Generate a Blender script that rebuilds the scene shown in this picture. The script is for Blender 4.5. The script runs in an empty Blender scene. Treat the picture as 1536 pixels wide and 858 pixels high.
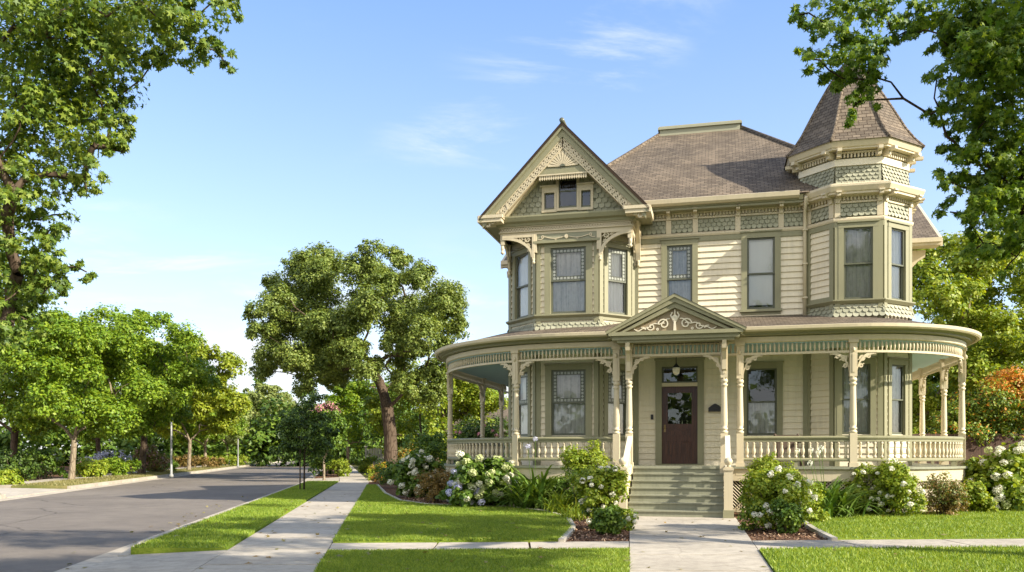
import bpy, math, random
import numpy as np
from mathutils import Vector

SC = bpy.context.scene
COL = SC.collection
rnd = random.Random(7)
R = math.radians
PI = math.pi

# ------------------------------------------------------------------ materials
def srgb(r, g, b):
    def f(c):
        c /= 255.0
        return c / 12.92 if c <= 0.04045 else ((c + 0.055) / 1.055) ** 2.4
    return (f(r), f(g), f(b), 1.0)

class NT:
    def __init__(s, name):
        s.m = bpy.data.materials.new(name)
        s.m.use_nodes = True
        s.t = s.m.node_tree
        s.t.nodes.clear()
        s.out = s.n('ShaderNodeOutputMaterial')
    def n(s, typ, **kw):
        nd = s.t.nodes.new(typ)
        for k, v in kw.items():
            setattr(nd, k, v)
        return nd
    def l(s, a, b):
        s.t.links.new(a, b)
    def noise(s, vec, scale, detail=4, rough=0.55):
        nd = s.n('ShaderNodeTexNoise')
        nd.inputs['Scale'].default_value = scale
        nd.inputs['Detail'].default_value = detail
        nd.inputs['Roughness'].default_value = rough
        if vec is not None:
            s.l(vec, nd.inputs['Vector'])
        return nd.outputs['Fac']
    def ramp(s, fac, stops):
        nd = s.n('ShaderNodeValToRGB')
        e = nd.color_ramp.elements
        while len(e) < len(stops):
            e.new(0.5)
        for i, (p, c) in enumerate(stops):
            e[i].position = p
            e[i].color = c
        s.l(fac, nd.inputs['Fac'])
        return nd.outputs['Color']
    def mix(s, fac, a, b, mode='MIX'):
        nd = s.n('ShaderNodeMix', data_type='RGBA', blend_type=mode)
        for sock, val in ((nd.inputs[0], fac), (nd.inputs[6], a), (nd.inputs[7], b)):
            if hasattr(val, 'is_linked'):
                s.l(val, sock)
            else:
                sock.default_value = val
        return nd.outputs[2]
    def math(s, op, a, b=0.0):
        nd = s.n('ShaderNodeMath', operation=op)
        for sock, val in ((nd.inputs[0], a), (nd.inputs[1], b)):
            if hasattr(val, 'is_linked'):
                s.l(val, sock)
            else:
                sock.default_value = val
        return nd.outputs[0]
    def bump(s, h, strength, dist=0.02):
        nd = s.n('ShaderNodeBump')
        nd.inputs['Strength'].default_value = strength
        nd.inputs['Distance'].default_value = dist
        s.l(h, nd.inputs['Height'])
        return nd.outputs['Normal']
    def pbsdf(s, color, rough=0.6, normal=None, spec=0.4):
        p = s.n('ShaderNodeBsdfPrincipled')
        if hasattr(color, 'is_linked'):
            s.l(color, p.inputs['Base Color'])
        else:
            p.inputs['Base Color'].default_value = color
        if hasattr(rough, 'is_linked'):
            s.l(rough, p.inputs['Roughness'])
        else:
            p.inputs['Roughness'].default_value = rough
        p.inputs['Specular IOR Level'].default_value = spec
        if normal is not None:
            s.l(normal, p.inputs['Normal'])
        return p
    def done(s, shader):
        s.l(shader.outputs[0], s.out.inputs['Surface'])
        return s.m

def dark(c, k):
    return (c[0] * k, c[1] * k, c[2] * k, 1.0)

def paint(name, c, rough=0.55, var=0.14, scale=1.3, bump=0.08):
    t = NT(name)
    co = t.n('ShaderNodeTexCoord').outputs['Object']
    a = t.noise(co, scale, 5)
    b = t.noise(co, scale * 18, 3)
    m = t.n('ShaderNodeMapping')
    m.inputs['Scale'].default_value = (9, 9, 0.7)
    t.l(co, m.inputs['Vector'])
    st = t.noise(m.outputs[0], 1.6, 4)
    f = t.math('ADD', t.math('MULTIPLY', a, 0.5), t.math('MULTIPLY', st, 0.5))
    col = t.ramp(f, [(0.3, dark(c, 1 - var)), (0.5, c), (0.72, dark(c, 1 + var * 0.5))])
    return t.done(t.pbsdf(col, rough, t.bump(b, bump, 0.01)))

M = {}
def palette():
    M['siding'] = paint('cream_siding_paint', (0.70, 0.62, 0.45, 1), 0.6, 0.17)
    M['trim'] = paint('warm_cream_trim_paint', (0.545, 0.468, 0.315, 1), 0.5, 0.12)
    M['pale'] = paint('pale_cream_paint', (0.70, 0.635, 0.48, 1), 0.5, 0.10)
    M['sage'] = paint('olive_sage_paint', (0.245, 0.232, 0.135, 1), 0.5, 0.14)
    t = NT('sage_shingle_paint')
    ri = t.n('ShaderNodeNewGeometry').outputs['Random Per Island']
    co = t.n('ShaderNodeTexCoord').outputs['Object']
    col = t.ramp(t.math('ADD', t.math('MULTIPLY', ri, 0.7), t.math('MULTIPLY', t.noise(co, 3, 4), 0.3)), [(0.1, (0.24, 0.238, 0.16, 1)), (0.5, (0.305, 0.30, 0.205, 1)), (0.9, (0.36, 0.352, 0.245, 1))])
    M['scale'] = t.done(t.pbsdf(col, 0.65))
    M['gap'] = paint('shingle_gap', (0.185, 0.183, 0.12, 1), 0.8, 0.1)
    M['red'] = paint('tan_brown_paint', (0.30, 0.235, 0.145, 1), 0.6, 0.12)
    M['sash'] = paint('dark_green_sash_paint', (0.105, 0.11, 0.072, 1), 0.4, 0.1)
    M['floor'] = paint('grey_green_deck_paint', (0.25, 0.25, 0.175, 1), 0.45, 0.2, 2.0)
    M['ceil'] = paint('pale_blue_ceiling_paint', (0.35, 0.51, 0.53, 1), 0.6, 0.08)
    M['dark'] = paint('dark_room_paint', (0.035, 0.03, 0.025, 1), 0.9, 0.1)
    M['pole'] = paint('galvanised_steel', (0.26, 0.26, 0.24, 1), 0.5, 0.15)
    M['black'] = paint('black_iron', (0.015, 0.013, 0.012, 1), 0.35, 0.1)
    M['brass'] = paint('aged_brass', (0.25, 0.16, 0.05, 1), 0.3, 0.2)
    M['stake'] = paint('weathered_stake_wood', (0.10, 0.07, 0.048, 1), 0.8, 0.3, 6)
    M['edging'] = paint('pale_concrete_edging', (0.42, 0.38, 0.31, 1), 0.85, 0.25, 5)
    M['wallb'] = paint('tan_stucco', (0.42, 0.33, 0.22, 1), 0.8, 0.15)
    M['lampglass'] = paint('frosted_lamp_glass', (0.7, 0.64, 0.5, 1), 0.3, 0.05)
    M['lead'] = paint('dark_leaded_glass', (0.10, 0.105, 0.08, 1), 0.2, 0.2)
    M['artglass'] = paint('pale_obscure_glass', (0.33, 0.34, 0.29, 1), 0.15, 0.3, 14)
    # door: stained wood
    t = NT('stained_door_wood')
    co = t.n('ShaderNodeTexCoord').outputs['Object']
    m = t.n('ShaderNodeMapping'); m.inputs['Scale'].default_value = (22, 22, 1.2); t.l(co, m.inputs['Vector'])
    f = t.noise(m.outputs[0], 2.0, 6)
    col = t.ramp(f, [(0.3, (0.03, 0.011, 0.005, 1)), (0.7, (0.095, 0.033, 0.014, 1))])
    M['door'] = t.done(t.pbsdf(col, 0.32, t.bump(f, 0.15)))
    # window glass
    t = NT('window_glass')
    tr = t.n('ShaderNodeBsdfTransparent'); tr.inputs[0].default_value = (0.94, 0.95, 0.94, 1)
    co = t.n('ShaderNodeTexCoord').outputs['Object']
    gl = t.n('ShaderNodeBsdfGlossy'); gl.inputs['Roughness'].default_value = 0.01
    t.l(t.bump(t.noise(co, 1.7, 2), 0.04, 0.05), gl.inputs['Normal'])
    fr = t.n('ShaderNodeFresnel'); fr.inputs['IOR'].default_value = 1.55
    mx = t.n('ShaderNodeMixShader')
    t.l(t.math('ADD', t.math('MULTIPLY', fr.outputs[0], 1.2), 0.05), mx.inputs[0]); t.l(tr.outputs[0], mx.inputs[1]); t.l(gl.outputs[0], mx.inputs[2])
    M['glass'] = t.done(mx)
    # lace curtain
    t = NT('lace_curtain')
    co = t.n('ShaderNodeTexCoord').outputs['Object']
    m = t.n('ShaderNodeMapping'); m.inputs['Scale'].default_value = (14, 14, 0.5); t.l(co, m.inputs[0])
    m2 = t.n('ShaderNodeMapping'); m2.inputs['Scale'].default_value = (9, 9, 6); t.l(co, m2.inputs[0])
    f = t.math('ADD', t.math('MULTIPLY', t.noise(m.outputs[0], 1.6, 3), 0.65), t.math('MULTIPLY', t.noise(m2.outputs[0], 1.5, 3, .7), 0.35))
    col = t.ramp(f, [(0.34, (0.48, 0.48, 0.45, 1)), (0.52, (0.78, 0.77, 0.73, 1)), (0.7, (0.88, 0.87, 0.83, 1))])
    d = t.n('ShaderNodeBsdfDiffuse'); t.l(col, d.inputs[0])
    tl = t.n('ShaderNodeBsdfTranslucent'); t.l(col, tl.inputs[0])
    mx = t.n('ShaderNodeMixShader'); mx.inputs[0].default_value = 0.25
    t.l(d.outputs[0], mx.inputs[1]); t.l(tl.outputs[0], mx.inputs[2])
    M['lace'] = t.done(mx)
    M['blind'] = paint('white_roller_blind', (0.80, 0.80, 0.76, 1), 0.7, 0.04)
    M['sheer'] = paint('white_sheer_curtain', (0.88, 0.88, 0.84, 1), 0.8, 0.06)
    # roof shingles on UV metres
    t = NT('brown_roof_shingles')
    uv = t.n('ShaderNodeUVMap').outputs[0]
    br = t.n('ShaderNodeTexBrick')
    br.offset = 0.5; br.squash = 1.0
    br.inputs['Scale'].default_value = 1.0
    br.inputs['Brick Width'].default_value = 0.20
    br.inputs['Row Height'].default_value = 0.115
    br.inputs['Mortar Size'].default_value = 0.009
    br.inputs['Mortar Smooth'].default_value = 0.4
    br.inputs['Bias'].default_value = 0.0
    br.inputs['Color1'].default_value = (0.132, 0.106, 0.076, 1)
    br.inputs['Color2'].default_value = (0.222, 0.178, 0.128, 1)
    br.inputs['Mortar'].default_value = (0.05, 0.033, 0.022, 1)
    t.l(uv, br.inputs['Vector'])
    n1 = t.noise(uv, 0.7, 4); n2 = t.noise(uv, 40, 3)
    c1 = t.mix(0.55, br.outputs['Color'], t.ramp(n1, [(0.3, (0.45, 0.45, 0.46, 1)), (0.7, (1.15, 1.1, 1.02, 1))]), 'MULTIPLY')
    c2 = t.mix(0.35, c1, t.ramp(n2, [(0.3, (0.4, 0.4, 0.4, 1)), (0.7, (1.3, 1.3, 1.3, 1))]), 'MULTIPLY')
    sx = t.n('ShaderNodeSeparateXYZ'); t.l(uv, sx.inputs[0])
    saw = t.math('FRACT', t.math('DIVIDE', sx.outputs[1], 0.115))
    h = t.math('ADD', t.math('MULTIPLY', t.math('SUBTRACT', 1.0, saw), 1.0), t.math('MULTIPLY', br.outputs['Fac'], -0.6))
    h2 = t.math('ADD', h, t.math('MULTIPLY', n2, 0.25))
    M['roof'] = t.done(t.pbsdf(c2, 0.9, t.bump(h2, 0.9, 0.03), 0.2))
    # concrete
    t = NT('sidewalk_concrete')
    co = t.n('ShaderNodeTexCoord').outputs['Object']
    a = t.noise(co, 0.7, 6); b = t.noise(co, 60, 3); v = t.noise(co, 5, 5, 0.65)
    col = t.ramp(a, [(0.3, (0.37, 0.325, 0.26, 1)), (0.7, (0.49, 0.435, 0.35, 1))])
    col = t.mix(0.5, col, t.ramp(v, [(0.3, (0.52, 0.51, 0.49, 1)), (0.58, (1.05, 1.04, 1.0, 1))]), 'MULTIPLY')
    vo = t.n('ShaderNodeTexVoronoi', feature='DISTANCE_TO_EDGE'); vo.inputs['Scale'].default_value = 0.45
    nn = t.n('ShaderNodeTexNoise'); nn.inputs['Scale'].default_value = 1.4; nn.inputs['Detail'].default_value = 6; t.l(co, nn.inputs['Vector'])
    t.l(t.mix(0.3, co, nn.outputs['Color']), vo.inputs['Vector'])
    col = t.mix(.25, col, t.ramp(vo.outputs['Distance'], [(0.0, (0.35, 0.33, 0.3, 1)), (0.006, (1, 1, 1, 1))]), 'MULTIPLY')
    col = t.mix(0.3, col, t.ramp(b, [(0.3, (0.6, 0.6, 0.6, 1)), (0.7, (1.2, 1.2, 1.2, 1))]), 'MULTIPLY')
    M['concrete'] = t.done(t.pbsdf(col, 0.9, t.bump(b, 0.25, 0.01), 0.2))
    # asphalt
    t = NT('asphalt')
    co = t.n('ShaderNodeTexCoord').outputs['Object']
    a = t.noise(co, 0.25, 5); b = t.noise(co, 90, 2); v = t.noise(co, 2.2, 5, 0.7)
    col = t.ramp(a, [(0.3, (0.145, 0.122, 0.098, 1)), (0.7, (0.205, 0.174, 0.138, 1))])
    col = t.mix(0.55, col, t.ramp(v, [(0.3, (0.66, 0.66, 0.66, 1)), (0.65, (1.08, 1.08, 1.08, 1))]), 'MULTIPLY')
    col = t.mix(0.5, col, t.ramp(b, [(0.25, (0.5, 0.5, 0.5, 1)), (0.75, (1.4, 1.4, 1.4, 1))]), 'MULTIPLY')
    vo = t.n('ShaderNodeTexVoronoi', feature='DISTANCE_TO_EDGE'); vo.inputs['Scale'].default_value = 0.22
    mp = t.n('ShaderNodeMapping'); t.l(co, mp.inputs[0])
    nn = t.n('ShaderNodeTexNoise'); nn.inputs['Scale'].default_value = 0.9; nn.inputs['Detail'].default_value = 6; t.l(co, nn.inputs['Vector'])
    t.l(t.mix(0.35, co, nn.outputs['Color']), mp.inputs[0]); t.l(mp.outputs[0], vo.inputs['Vector'])
    crack = t.ramp(vo.outputs['Distance'], [(0.0, (0.45, 0.45, 0.45, 1)), (0.006, (1, 1, 1, 1))])
    col = t.mix(1.0, col, crack, 'MULTIPLY')
    M['asphalt'] = t.done(t.pbsdf(col, 0.85, t.bump(b, 0.4, 0.01), 0.3))
    # lawns
    def lawn(name, c0, c1, c2):
        t = NT(name)
        co = t.n('ShaderNodeTexCoord').outputs['Object']
        a = t.noise(co, 0.55, 5); b = t.noise(co, 35, 4); d = t.noise(co, 4.5, 4, 0.7)
        f = t.math('ADD', t.math('MULTIPLY', a, 0.45), t.math('ADD', t.math('MULTIPLY', b, 0.25), t.math('MULTIPLY', d, 0.3)))
        col = t.ramp(f, [(0.36, c0), (0.5, c1), (0.62, c2)])
        pa = t.noise(co, 0.9, 5, .7)
        col = t.mix(t.ramp(pa, [(0.60, (0, 0, 0, 1)), (0.76, (.55, .55, .55, 1))]), col, (0.26, 0.22, 0.075, 1))
        return t.done(t.pbsdf(col, 0.9, t.bump(b, 0.6, 0.03), 0.1))
    M['lawn'] = lawn('lawn_turf', (0.085, 0.13, 0.012, 1), (0.15, 0.215, 0.022, 1), (0.235, 0.28, 0.04, 1))
    M['verge'] = lawn('dry_verge_turf', (0.10, 0.12, 0.03, 1), (0.17, 0.17, 0.05, 1), (0.26, 0.22, 0.09, 1))
    M['earth'] = lawn('garden_earth', (0.03, 0.035, 0.012, 1), (0.06, 0.06, 0.022, 1), (0.10, 0.09, 0.035, 1))
    # mulch
    t = NT('bark_mulch')
    co = t.n('ShaderNodeTexCoord').outputs['Object']
    vo = t.n('ShaderNodeTexVoronoi'); vo.inputs['Scale'].default_value = 28; t.l(co, vo.inputs['Vector'])
    col = t.mix(0.6, (0.11, 0.055, 0.030, 1), t.ramp(vo.outputs['Color'], [(0.2, (0.03, 0.015, 0.01, 1)), (0.8, (0.26, 0.15, 0.085, 1))]))
    M['mulch'] = t.done(t.pbsdf(col, 0.95, t.bump(vo.outputs['Distance'], 0.9, 0.03), 0.1))
    t = NT('bark_chip')
    ri = t.n('ShaderNodeNewGeometry').outputs['Random Per Island']
    M['chip'] = t.done(t.pbsdf(t.ramp(ri, [(0, (0.07, 0.035, 0.02, 1)), (0.55, (0.22, 0.12, 0.065, 1)), (1, (0.50, 0.34, 0.20, 1))]), 0.95))
    # barks
    def bark(name, c0, c1, sc):
        t = NT(name)
        co = t.n('ShaderNodeTexCoord').outputs['Object']
        m = t.n('ShaderNodeMapping'); m.inputs['Scale'].default_value = (1, 1, 0.22); t.l(co, m.inputs[0])
        vo = t.n('ShaderNodeTexVoronoi', feature='DISTANCE_TO_EDGE'); vo.inputs['Scale'].default_value = sc; t.l(m.outputs[0], vo.inputs['Vector'])
        n = t.noise(co, 3, 5)
        col = t.mix(n, c0, c1)
        col = t.mix(1.0, col, t.ramp(vo.outputs['Distance'], [(0, (0.45, 0.42, 0.4, 1)), (0.12, (1, 1, 1, 1))]), 'MULTIPLY')
        return t.done(t.pbsdf(col, 0.95, t.bump(vo.outputs['Distance'], 0.9, 0.05), 0.1))
    M['bark'] = bark('brown_bark', (0.07, 0.05, 0.035, 1), (0.15, 0.11, 0.075, 1), 7)
    M['greybark'] = bark('grey_bark', (0.20, 0.16, 0.11, 1), (0.36, 0.29, 0.20, 1), 9)
    M['darkbark'] = bark('dark_bark', (0.035, 0.025, 0.018, 1), (0.085, 0.06, 0.04, 1), 9)
    # fence wood
    t = NT('brown_fence_wood')
    co = t.n('ShaderNodeTexCoord').outputs['Object']
    m = t.n('ShaderNodeMapping'); m.inputs['Scale'].default_value = (7, 7, 0.5); t.l(co, m.inputs[0])
    f = t.noise(m.outputs[0], 2.5, 5)
    M['fence'] = t.done(t.pbsdf(t.ramp(f, [(0.3, (0.035, 0.02, 0.012, 1)), (0.7, (0.09, 0.05, 0.03, 1))]), 0.85, t.bump(f, 0.3)))
    # leaves
    def leaf(name, c0, c1, c2, trans=0.35, patch=0.5, rough=0.5, tint=None):
        t = NT(name)
        ri = t.n('ShaderNodeNewGeometry').outputs['Random Per Island']
        co = t.n('ShaderNodeTexCoord').outputs['Object']
        n = t.noise(co, patch, 3)
        f = t.math('ADD', t.math('MULTIPLY', ri, 0.6), t.math('MULTIPLY', n, 0.4))
        col = t.ramp(f, [(0.15, c0), (0.45, c1), (0.85, c2)])
        p = t.pbsdf(col, rough, None, 0.35)
        tl = t.n('ShaderNodeBsdfTranslucent')
        tt = t.mix(1.0, col, tint or (1.5, 1.35, 0.45, 1), 'MULTIPLY')
        t.l(tt, tl.inputs[0])
        mx = t.n('ShaderNodeMixShader'); mx.inputs[0].default_value = trans
        t.l(p.outputs[0], mx.inputs[1]); t.l(tl.outputs[0], mx.inputs[2])
        M[name] = t.done(mx)
    leaf('maple_leaf', (0.049, 0.101, 0.012, 1), (0.110, 0.198, 0.021, 1), (0.254, 0.334, 0.039, 1), 0.42)
    leaf('sweetgum_leaf', (0.049, 0.100, 0.014, 1), (0.126, 0.203, 0.025, 1), (0.287, 0.348, 0.051, 1), 0.4)
    leaf('street_leaf', (0.070, 0.146, 0.010, 1), (0.164, 0.269, 0.017, 1), (0.290, 0.366, 0.026, 1), 0.35)
    leaf('yellow_leaf', (0.122, 0.185, 0.011, 1), (0.233, 0.291, 0.017, 1), (0.343, 0.370, 0.033, 1), 0.35)
    leaf('oak_leaf', (0.068, 0.108, 0.017, 1), (0.151, 0.210, 0.035, 1), (0.273, 0.314, 0.061, 1), 0.28)
    leaf('olive_leaf', (0.118, 0.162, 0.043, 1), (0.202, 0.251, 0.065, 1), (0.302, 0.324, 0.101, 1), 0.3)
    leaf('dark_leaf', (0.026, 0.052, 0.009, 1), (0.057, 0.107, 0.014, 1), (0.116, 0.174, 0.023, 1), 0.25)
    leaf('mid_leaf', (0.048, 0.098, 0.011, 1), (0.095, 0.172, 0.018, 1), (0.180, 0.253, 0.029, 1), 0.3)
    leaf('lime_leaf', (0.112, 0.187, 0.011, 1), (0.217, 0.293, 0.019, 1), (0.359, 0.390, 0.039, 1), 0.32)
    leaf('orange_leaf', (0.206, 0.174, 0.020, 1), (0.495, 0.232, 0.026, 1), (0.742, 0.301, 0.046, 1), 0.3, 0.6, 0.5, (1.4, 1.0, 0.5, 1))
    leaf('russet_leaf', (0.100, 0.075, 0.020, 1), (0.200, 0.144, 0.036, 1), (0.309, 0.186, 0.050, 1), 0.25)
    leaf('strap_leaf', (0.045, 0.101, 0.015, 1), (0.098, 0.180, 0.024, 1), (0.194, 0.266, 0.055, 1), 0.25)
    leaf('grass_blade', (0.088, 0.154, 0.014, 1), (0.184, 0.278, 0.026, 1), (0.352, 0.400, 0.052, 1), 0.3, 0.5)
    leaf('dry_blade', (0.13, 0.13, 0.04, 1), (0.22, 0.20, 0.07, 1), (0.33, 0.28, 0.12, 1), 0.3, 0.5)
    leaf('white_petal', (0.72, 0.70, 0.52, 1), (0.84, 0.82, 0.66, 1), (0.88, 0.87, 0.76, 1), 0.25, 3, 0.6, (1, 1, .9, 1))
    leaf('green_petal', (0.40, 0.46, 0.16, 1), (0.58, 0.62, 0.28, 1), (0.72, 0.74, 0.42, 1), 0.25, 3, 0.6, (1, 1, .8, 1))
    leaf('lilac_petal', (0.45, 0.45, 0.66, 1), (0.60, 0.60, 0.78, 1), (0.75, 0.74, 0.84, 1), 0.25, 3, 0.6, (1, 1, 1, 1))
    leaf('pink_petal', (0.50, 0.18, 0.22, 1), (0.64, 0.28, 0.30, 1), (0.74, 0.42, 0.40, 1), 0.25, 3, 0.6, (1, 1, 1, 1))
palette()

# ------------------------------------------------------------------ objects
def mark(o, label=None, cat=None, group=None, kind=None):
    for k, v in (('label', label), ('category', cat), ('group', group), ('kind', kind)):
        if v:
            o[k] = v
    return o

def empty(name, loc=(0, 0, 0), rz=0.0, scale=1.0):
    o = bpy.data.objects.new(name, None)
    COL.objects.link(o)
    o.location = loc
    o.rotation_euler = (0, 0, rz)
    o.scale = (scale,) * 3
    o.empty_display_size = 0.3
    return o

def link_mesh(name, me, parent=None):
    o = bpy.data.objects.new(name, me)
    COL.objects.link(o)
    if parent is not None:
        o.parent = parent
    return o

def dup(root, loc, rz=0.0, scale=1.0):
    kids = {}
    for o in bpy.data.objects:
        if o.parent is not None:
            kids.setdefault(o.parent.name, []).append(o)
    def rec(o, parent):
        c = o.copy()
        COL.objects.link(c)
        if parent is not None:
            c.parent = parent
        for ch in kids.get(o.name, []):
            rec(ch, c)
        return c
    r = rec(root, None)
    r.location = loc
    r.rotation_euler = (0, 0, rz)
    r.scale = (scale,) * 3
    return r

class Fr:
    """A vertical facet: a runs along it, n outward, z up."""
    def __init__(s, p, q):
        s.o = p
        dx, dy = q[0] - p[0], q[1] - p[1]
        s.L = math.hypot(dx, dy)
        s.d = (dx / s.L, dy / s.L)
        s.n = (s.d[1], -s.d[0])
    def pt(s, a, z, n=0.0):
        return (s.o[0] + s.d[0] * a + s.n[0] * n, s.o[1] + s.d[1] * a + s.n[1] * n, z)

class MB:
    def __init__(s):
        s.v, s.f, s.m, s.sm, s.uv = [], [], [], [], {}
    def add(s, vs, fs, m=0, smooth=False):
        b = len(s.v)
        s.v += vs
        for f in fs:
            s.f.append(tuple(i + b for i in f))
            s.m.append(m)
            s.sm.append(smooth)
        return b
    HEX = [(0, 3, 2, 1), (4, 5, 6, 7), (0, 1, 5, 4), (1, 2, 6, 5), (2, 3, 7, 6), (3, 0, 4, 7)]
    def box(s, x0, x1, y0, y1, z0, z1, m=0):
        s.add([(x0, y0, z0), (x1, y0, z0), (x1, y1, z0), (x0, y1, z0), (x0, y0, z1), (x1, y0, z1), (x1, y1, z1), (x0, y1, z1)], s.HEX, m)
    def fbox(s, F, a0, a1, z0, z1, n0, n1, m=0):
        s.add([F.pt(a0, z0, n1), F.pt(a1, z0, n1), F.pt(a1, z0, n0), F.pt(a0, z0, n0),
               F.pt(a0, z1, n1), F.pt(a1, z1, n1), F.pt(a1, z1, n0), F.pt(a0, z1, n0)], s.HEX, m)
    def prism(s, F, pts, n0, n1, m=0):
        k = len(pts)
        vs = [F.pt(a, z, n1) for a, z in pts] + [F.pt(a, z, n0) for a, z in pts]
        fs = [tuple(range(k)), tuple(range(2 * k - 1, k - 1, -1))]
        fs += [(i, i + k, (i + 1) % k + k, (i + 1) % k) for i in range(k)]
        s.add(vs, fs, m)
    def slab(s, pts, z0, z1, m=0):
        k = len(pts)
        zz = z1 if isinstance(z1, (list, tuple)) else [z1] * k
        vs = [(x, y, zz[i]) for i, (x, y) in enumerate(pts)] + [(x, y, z0) for x, y in pts]
        fs = [tuple(range(k)), tuple(range(2 * k - 1, k - 1, -1))]
        fs += [(i, i + k, (i + 1) % k + k, (i + 1) % k) for i in range(k)]
        s.add(vs, fs, m)
    def strip(s, F, pts, w, n0, n1, m=0):
        k = len(pts)
        Lp, Rp = [], []
        for i in range(k):
            a, b = pts[max(i - 1, 0)], pts[min(i + 1, k - 1)]
            dx, dy = b[0] - a[0], b[1] - a[1]
            l = math.hypot(dx, dy) or 1
            ww = w(i / (k - 1)) if callable(w) else w
            nx, ny = -dy / l * ww / 2, dx / l * ww / 2
            Lp.append((pts[i][0] + nx, pts[i][1] + ny)); Rp.append((pts[i][0] - nx, pts[i][1] - ny))
        vs = [F.pt(a, z, n1) for a, z in Lp] + [F.pt(a, z, n1) for a, z in Rp] + [F.pt(a, z, n0) for a, z in Lp] + [F.pt(a, z, n0) for a, z in Rp]
        fs = []
        for i in range(k - 1):
            fs += [(i, i + k, i + k + 1, i + 1), (i, i + 1, i + 1 + 2 * k, i + 2 * k), (i + k, i + 3 * k, i + 3 * k + 1, i + k + 1)]
        s.add(vs, fs, m)
    def ring(s, F, c, r0, r1, n0, n1, k=14, m=0):
        pts = [(c[0] + math.cos(2 * PI * i / k) * (r0 + r1) / 2, c[1] + math.sin(2 * PI * i / k) * (r0 + r1) / 2) for i in range(k + 1)]
        s.strip(F, pts, r1 - r0, n0, n1, m)
    def sweep(s, path, prof, closed=False, m=0, caps=True, mats=None, closed_prof=True):
        k, p = len(path), len(prof)
        vs = []
        for i in range(k):
            if closed:
                a, b = path[i - 1], path[(i + 1) % k]
            else:
                a, b = path[max(i - 1, 0)], path[min(i + 1, k - 1)]
            c = path[i]
            d1 = (c[0] - a[0], c[1] - a[1]); d2 = (b[0] - c[0], b[1] - c[1])
            if math.hypot(*d1) < 1e-9: d1 = d2
            if math.hypot(*d2) < 1e-9: d2 = d1
            l1, l2 = math.hypot(*d1), math.hypot(*d2)
            n1 = (d1[1] / l1, -d1[0] / l1); n2 = (d2[1] / l2, -d2[0] / l2)
            nx, ny = n1[0] + n2[0], n1[1] + n2[1]
            q = nx * n1[0] + ny * n1[1]
            q = q if abs(q) > 0.2 else 0.2
            nx, ny = nx / q, ny / q
            for off, z in prof:
                vs.append((c[0] + nx * off, c[1] + ny * off, z))
        b = len(s.v)
        s.v += vs
        last = k if closed else k - 1
        for i in range(last):
            i2 = (i + 1) % k
            for j in range(p if closed_prof else p - 1):
                j2 = (j + 1) % p
                s.f.append((b + i * p + j, b + i * p + j2, b + i2 * p + j2, b + i2 * p + j))
                s.m.append(mats[j] if mats else m); s.sm.append(False)
        if caps and not closed and closed_prof:
            s.f.append(tuple(b + j for j in range(p))); s.m.append(m); s.sm.append(False)
            s.f.append(tuple(b + (k - 1) * p + j for j in range(p - 1, -1, -1))); s.m.append(m); s.sm.append(False)
    def lathe(s, c, prof, n=10, m=0, smooth=True, rot=0.0):
        vs, fs = [], []
        for r, z in prof:
            for i in range(n):
                t = 2 * PI * i / n + rot
                vs.append((c[0] + r * math.cos(t), c[1] + r * math.sin(t), c[2] + z))
        for j in range(len(prof) - 1):
            for i in range(n):
                i2 = (i + 1) % n
                fs.append((j * n + i, j * n + i2, (j + 1) * n + i2, (j + 1) * n + i))
        fs.append(tuple(range(n - 1, -1, -1)))
        fs.append(tuple((len(prof) - 1) * n + i for i in range(n)))
        s.add(vs, fs, m, smooth)
    def tube(s, pts, rad, n=6, m=0, cap=True):
        k = len(pts)
        vs, fs = [], []
        ref = None
        for i in range(k):
            a, b = Vector(pts[max(i - 1, 0)]), Vector(pts[min(i + 1, k - 1)])
            d = (b - a).normalized() if (b - a).length > 1e-9 else Vector((0, 0, 1))
            if ref is None:
                ref = d.cross(Vector((0, 1, 0.3))).normalized() if abs(d.y) < 0.9 else d.cross(Vector((1, 0, 0))).normalized()
            x = (ref - d * ref.dot(d)).normalized()
            y = d.cross(x)
            ref = x
            r = rad[i] if isinstance(rad, (list, tuple)) else rad
            for j in range(n):
                t = 2 * PI * j / n
                q = Vector(pts[i]) + x * (r * math.cos(t)) + y * (r * math.sin(t))
                vs.append(tuple(q))
        for i in range(k - 1):
            for j in range(n):
                j2 = (j + 1) % n
                fs.append((i * n + j, i * n + j2, (i + 1) * n + j2, (i + 1) * n + j))
        if cap:
            fs.append(tuple(range(n - 1, -1, -1))); fs.append(tuple((k - 1) * n + j for j in range(n)))
        s.add(vs, fs, m, True)
    def build(s, name, mats, parent=None, uvroof=False):
        me = bpy.data.meshes.new(name)
        me.from_pydata(s.v, [], s.f)
        mats = mats if isinstance(mats, (list, tuple)) else [mats]
        for q in mats:
            me.materials.append(M[q] if isinstance(q, str) else q)
        me.polygons.foreach_set('material_index', s.m)
        me.polygons.foreach_set('use_smooth', s.sm)
        if uvroof:
            uvl = me.uv_layers.new(name='UVMap')
            for p in me.polygons:
                n = p.normal
                if abs(n.z) > 0.999 or abs(n.z) < 1e-3:
                    h = Vector((1, 0, 0)); sd = Vector((0, 1, 0))
                else:
                    h = Vector((0, 0, 1)).cross(n).normalized(); sd = n.cross(h).normalized()
                    if sd.z < 0: sd = -sd
                for li in p.loop_indices:
                    q = me.vertices[me.loops[li].vertex_index].co
                    uvl.data[li].uv = (q.dot(h), q.dot(sd))
        me.update()
        return link_mesh(name, me, parent)

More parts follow.
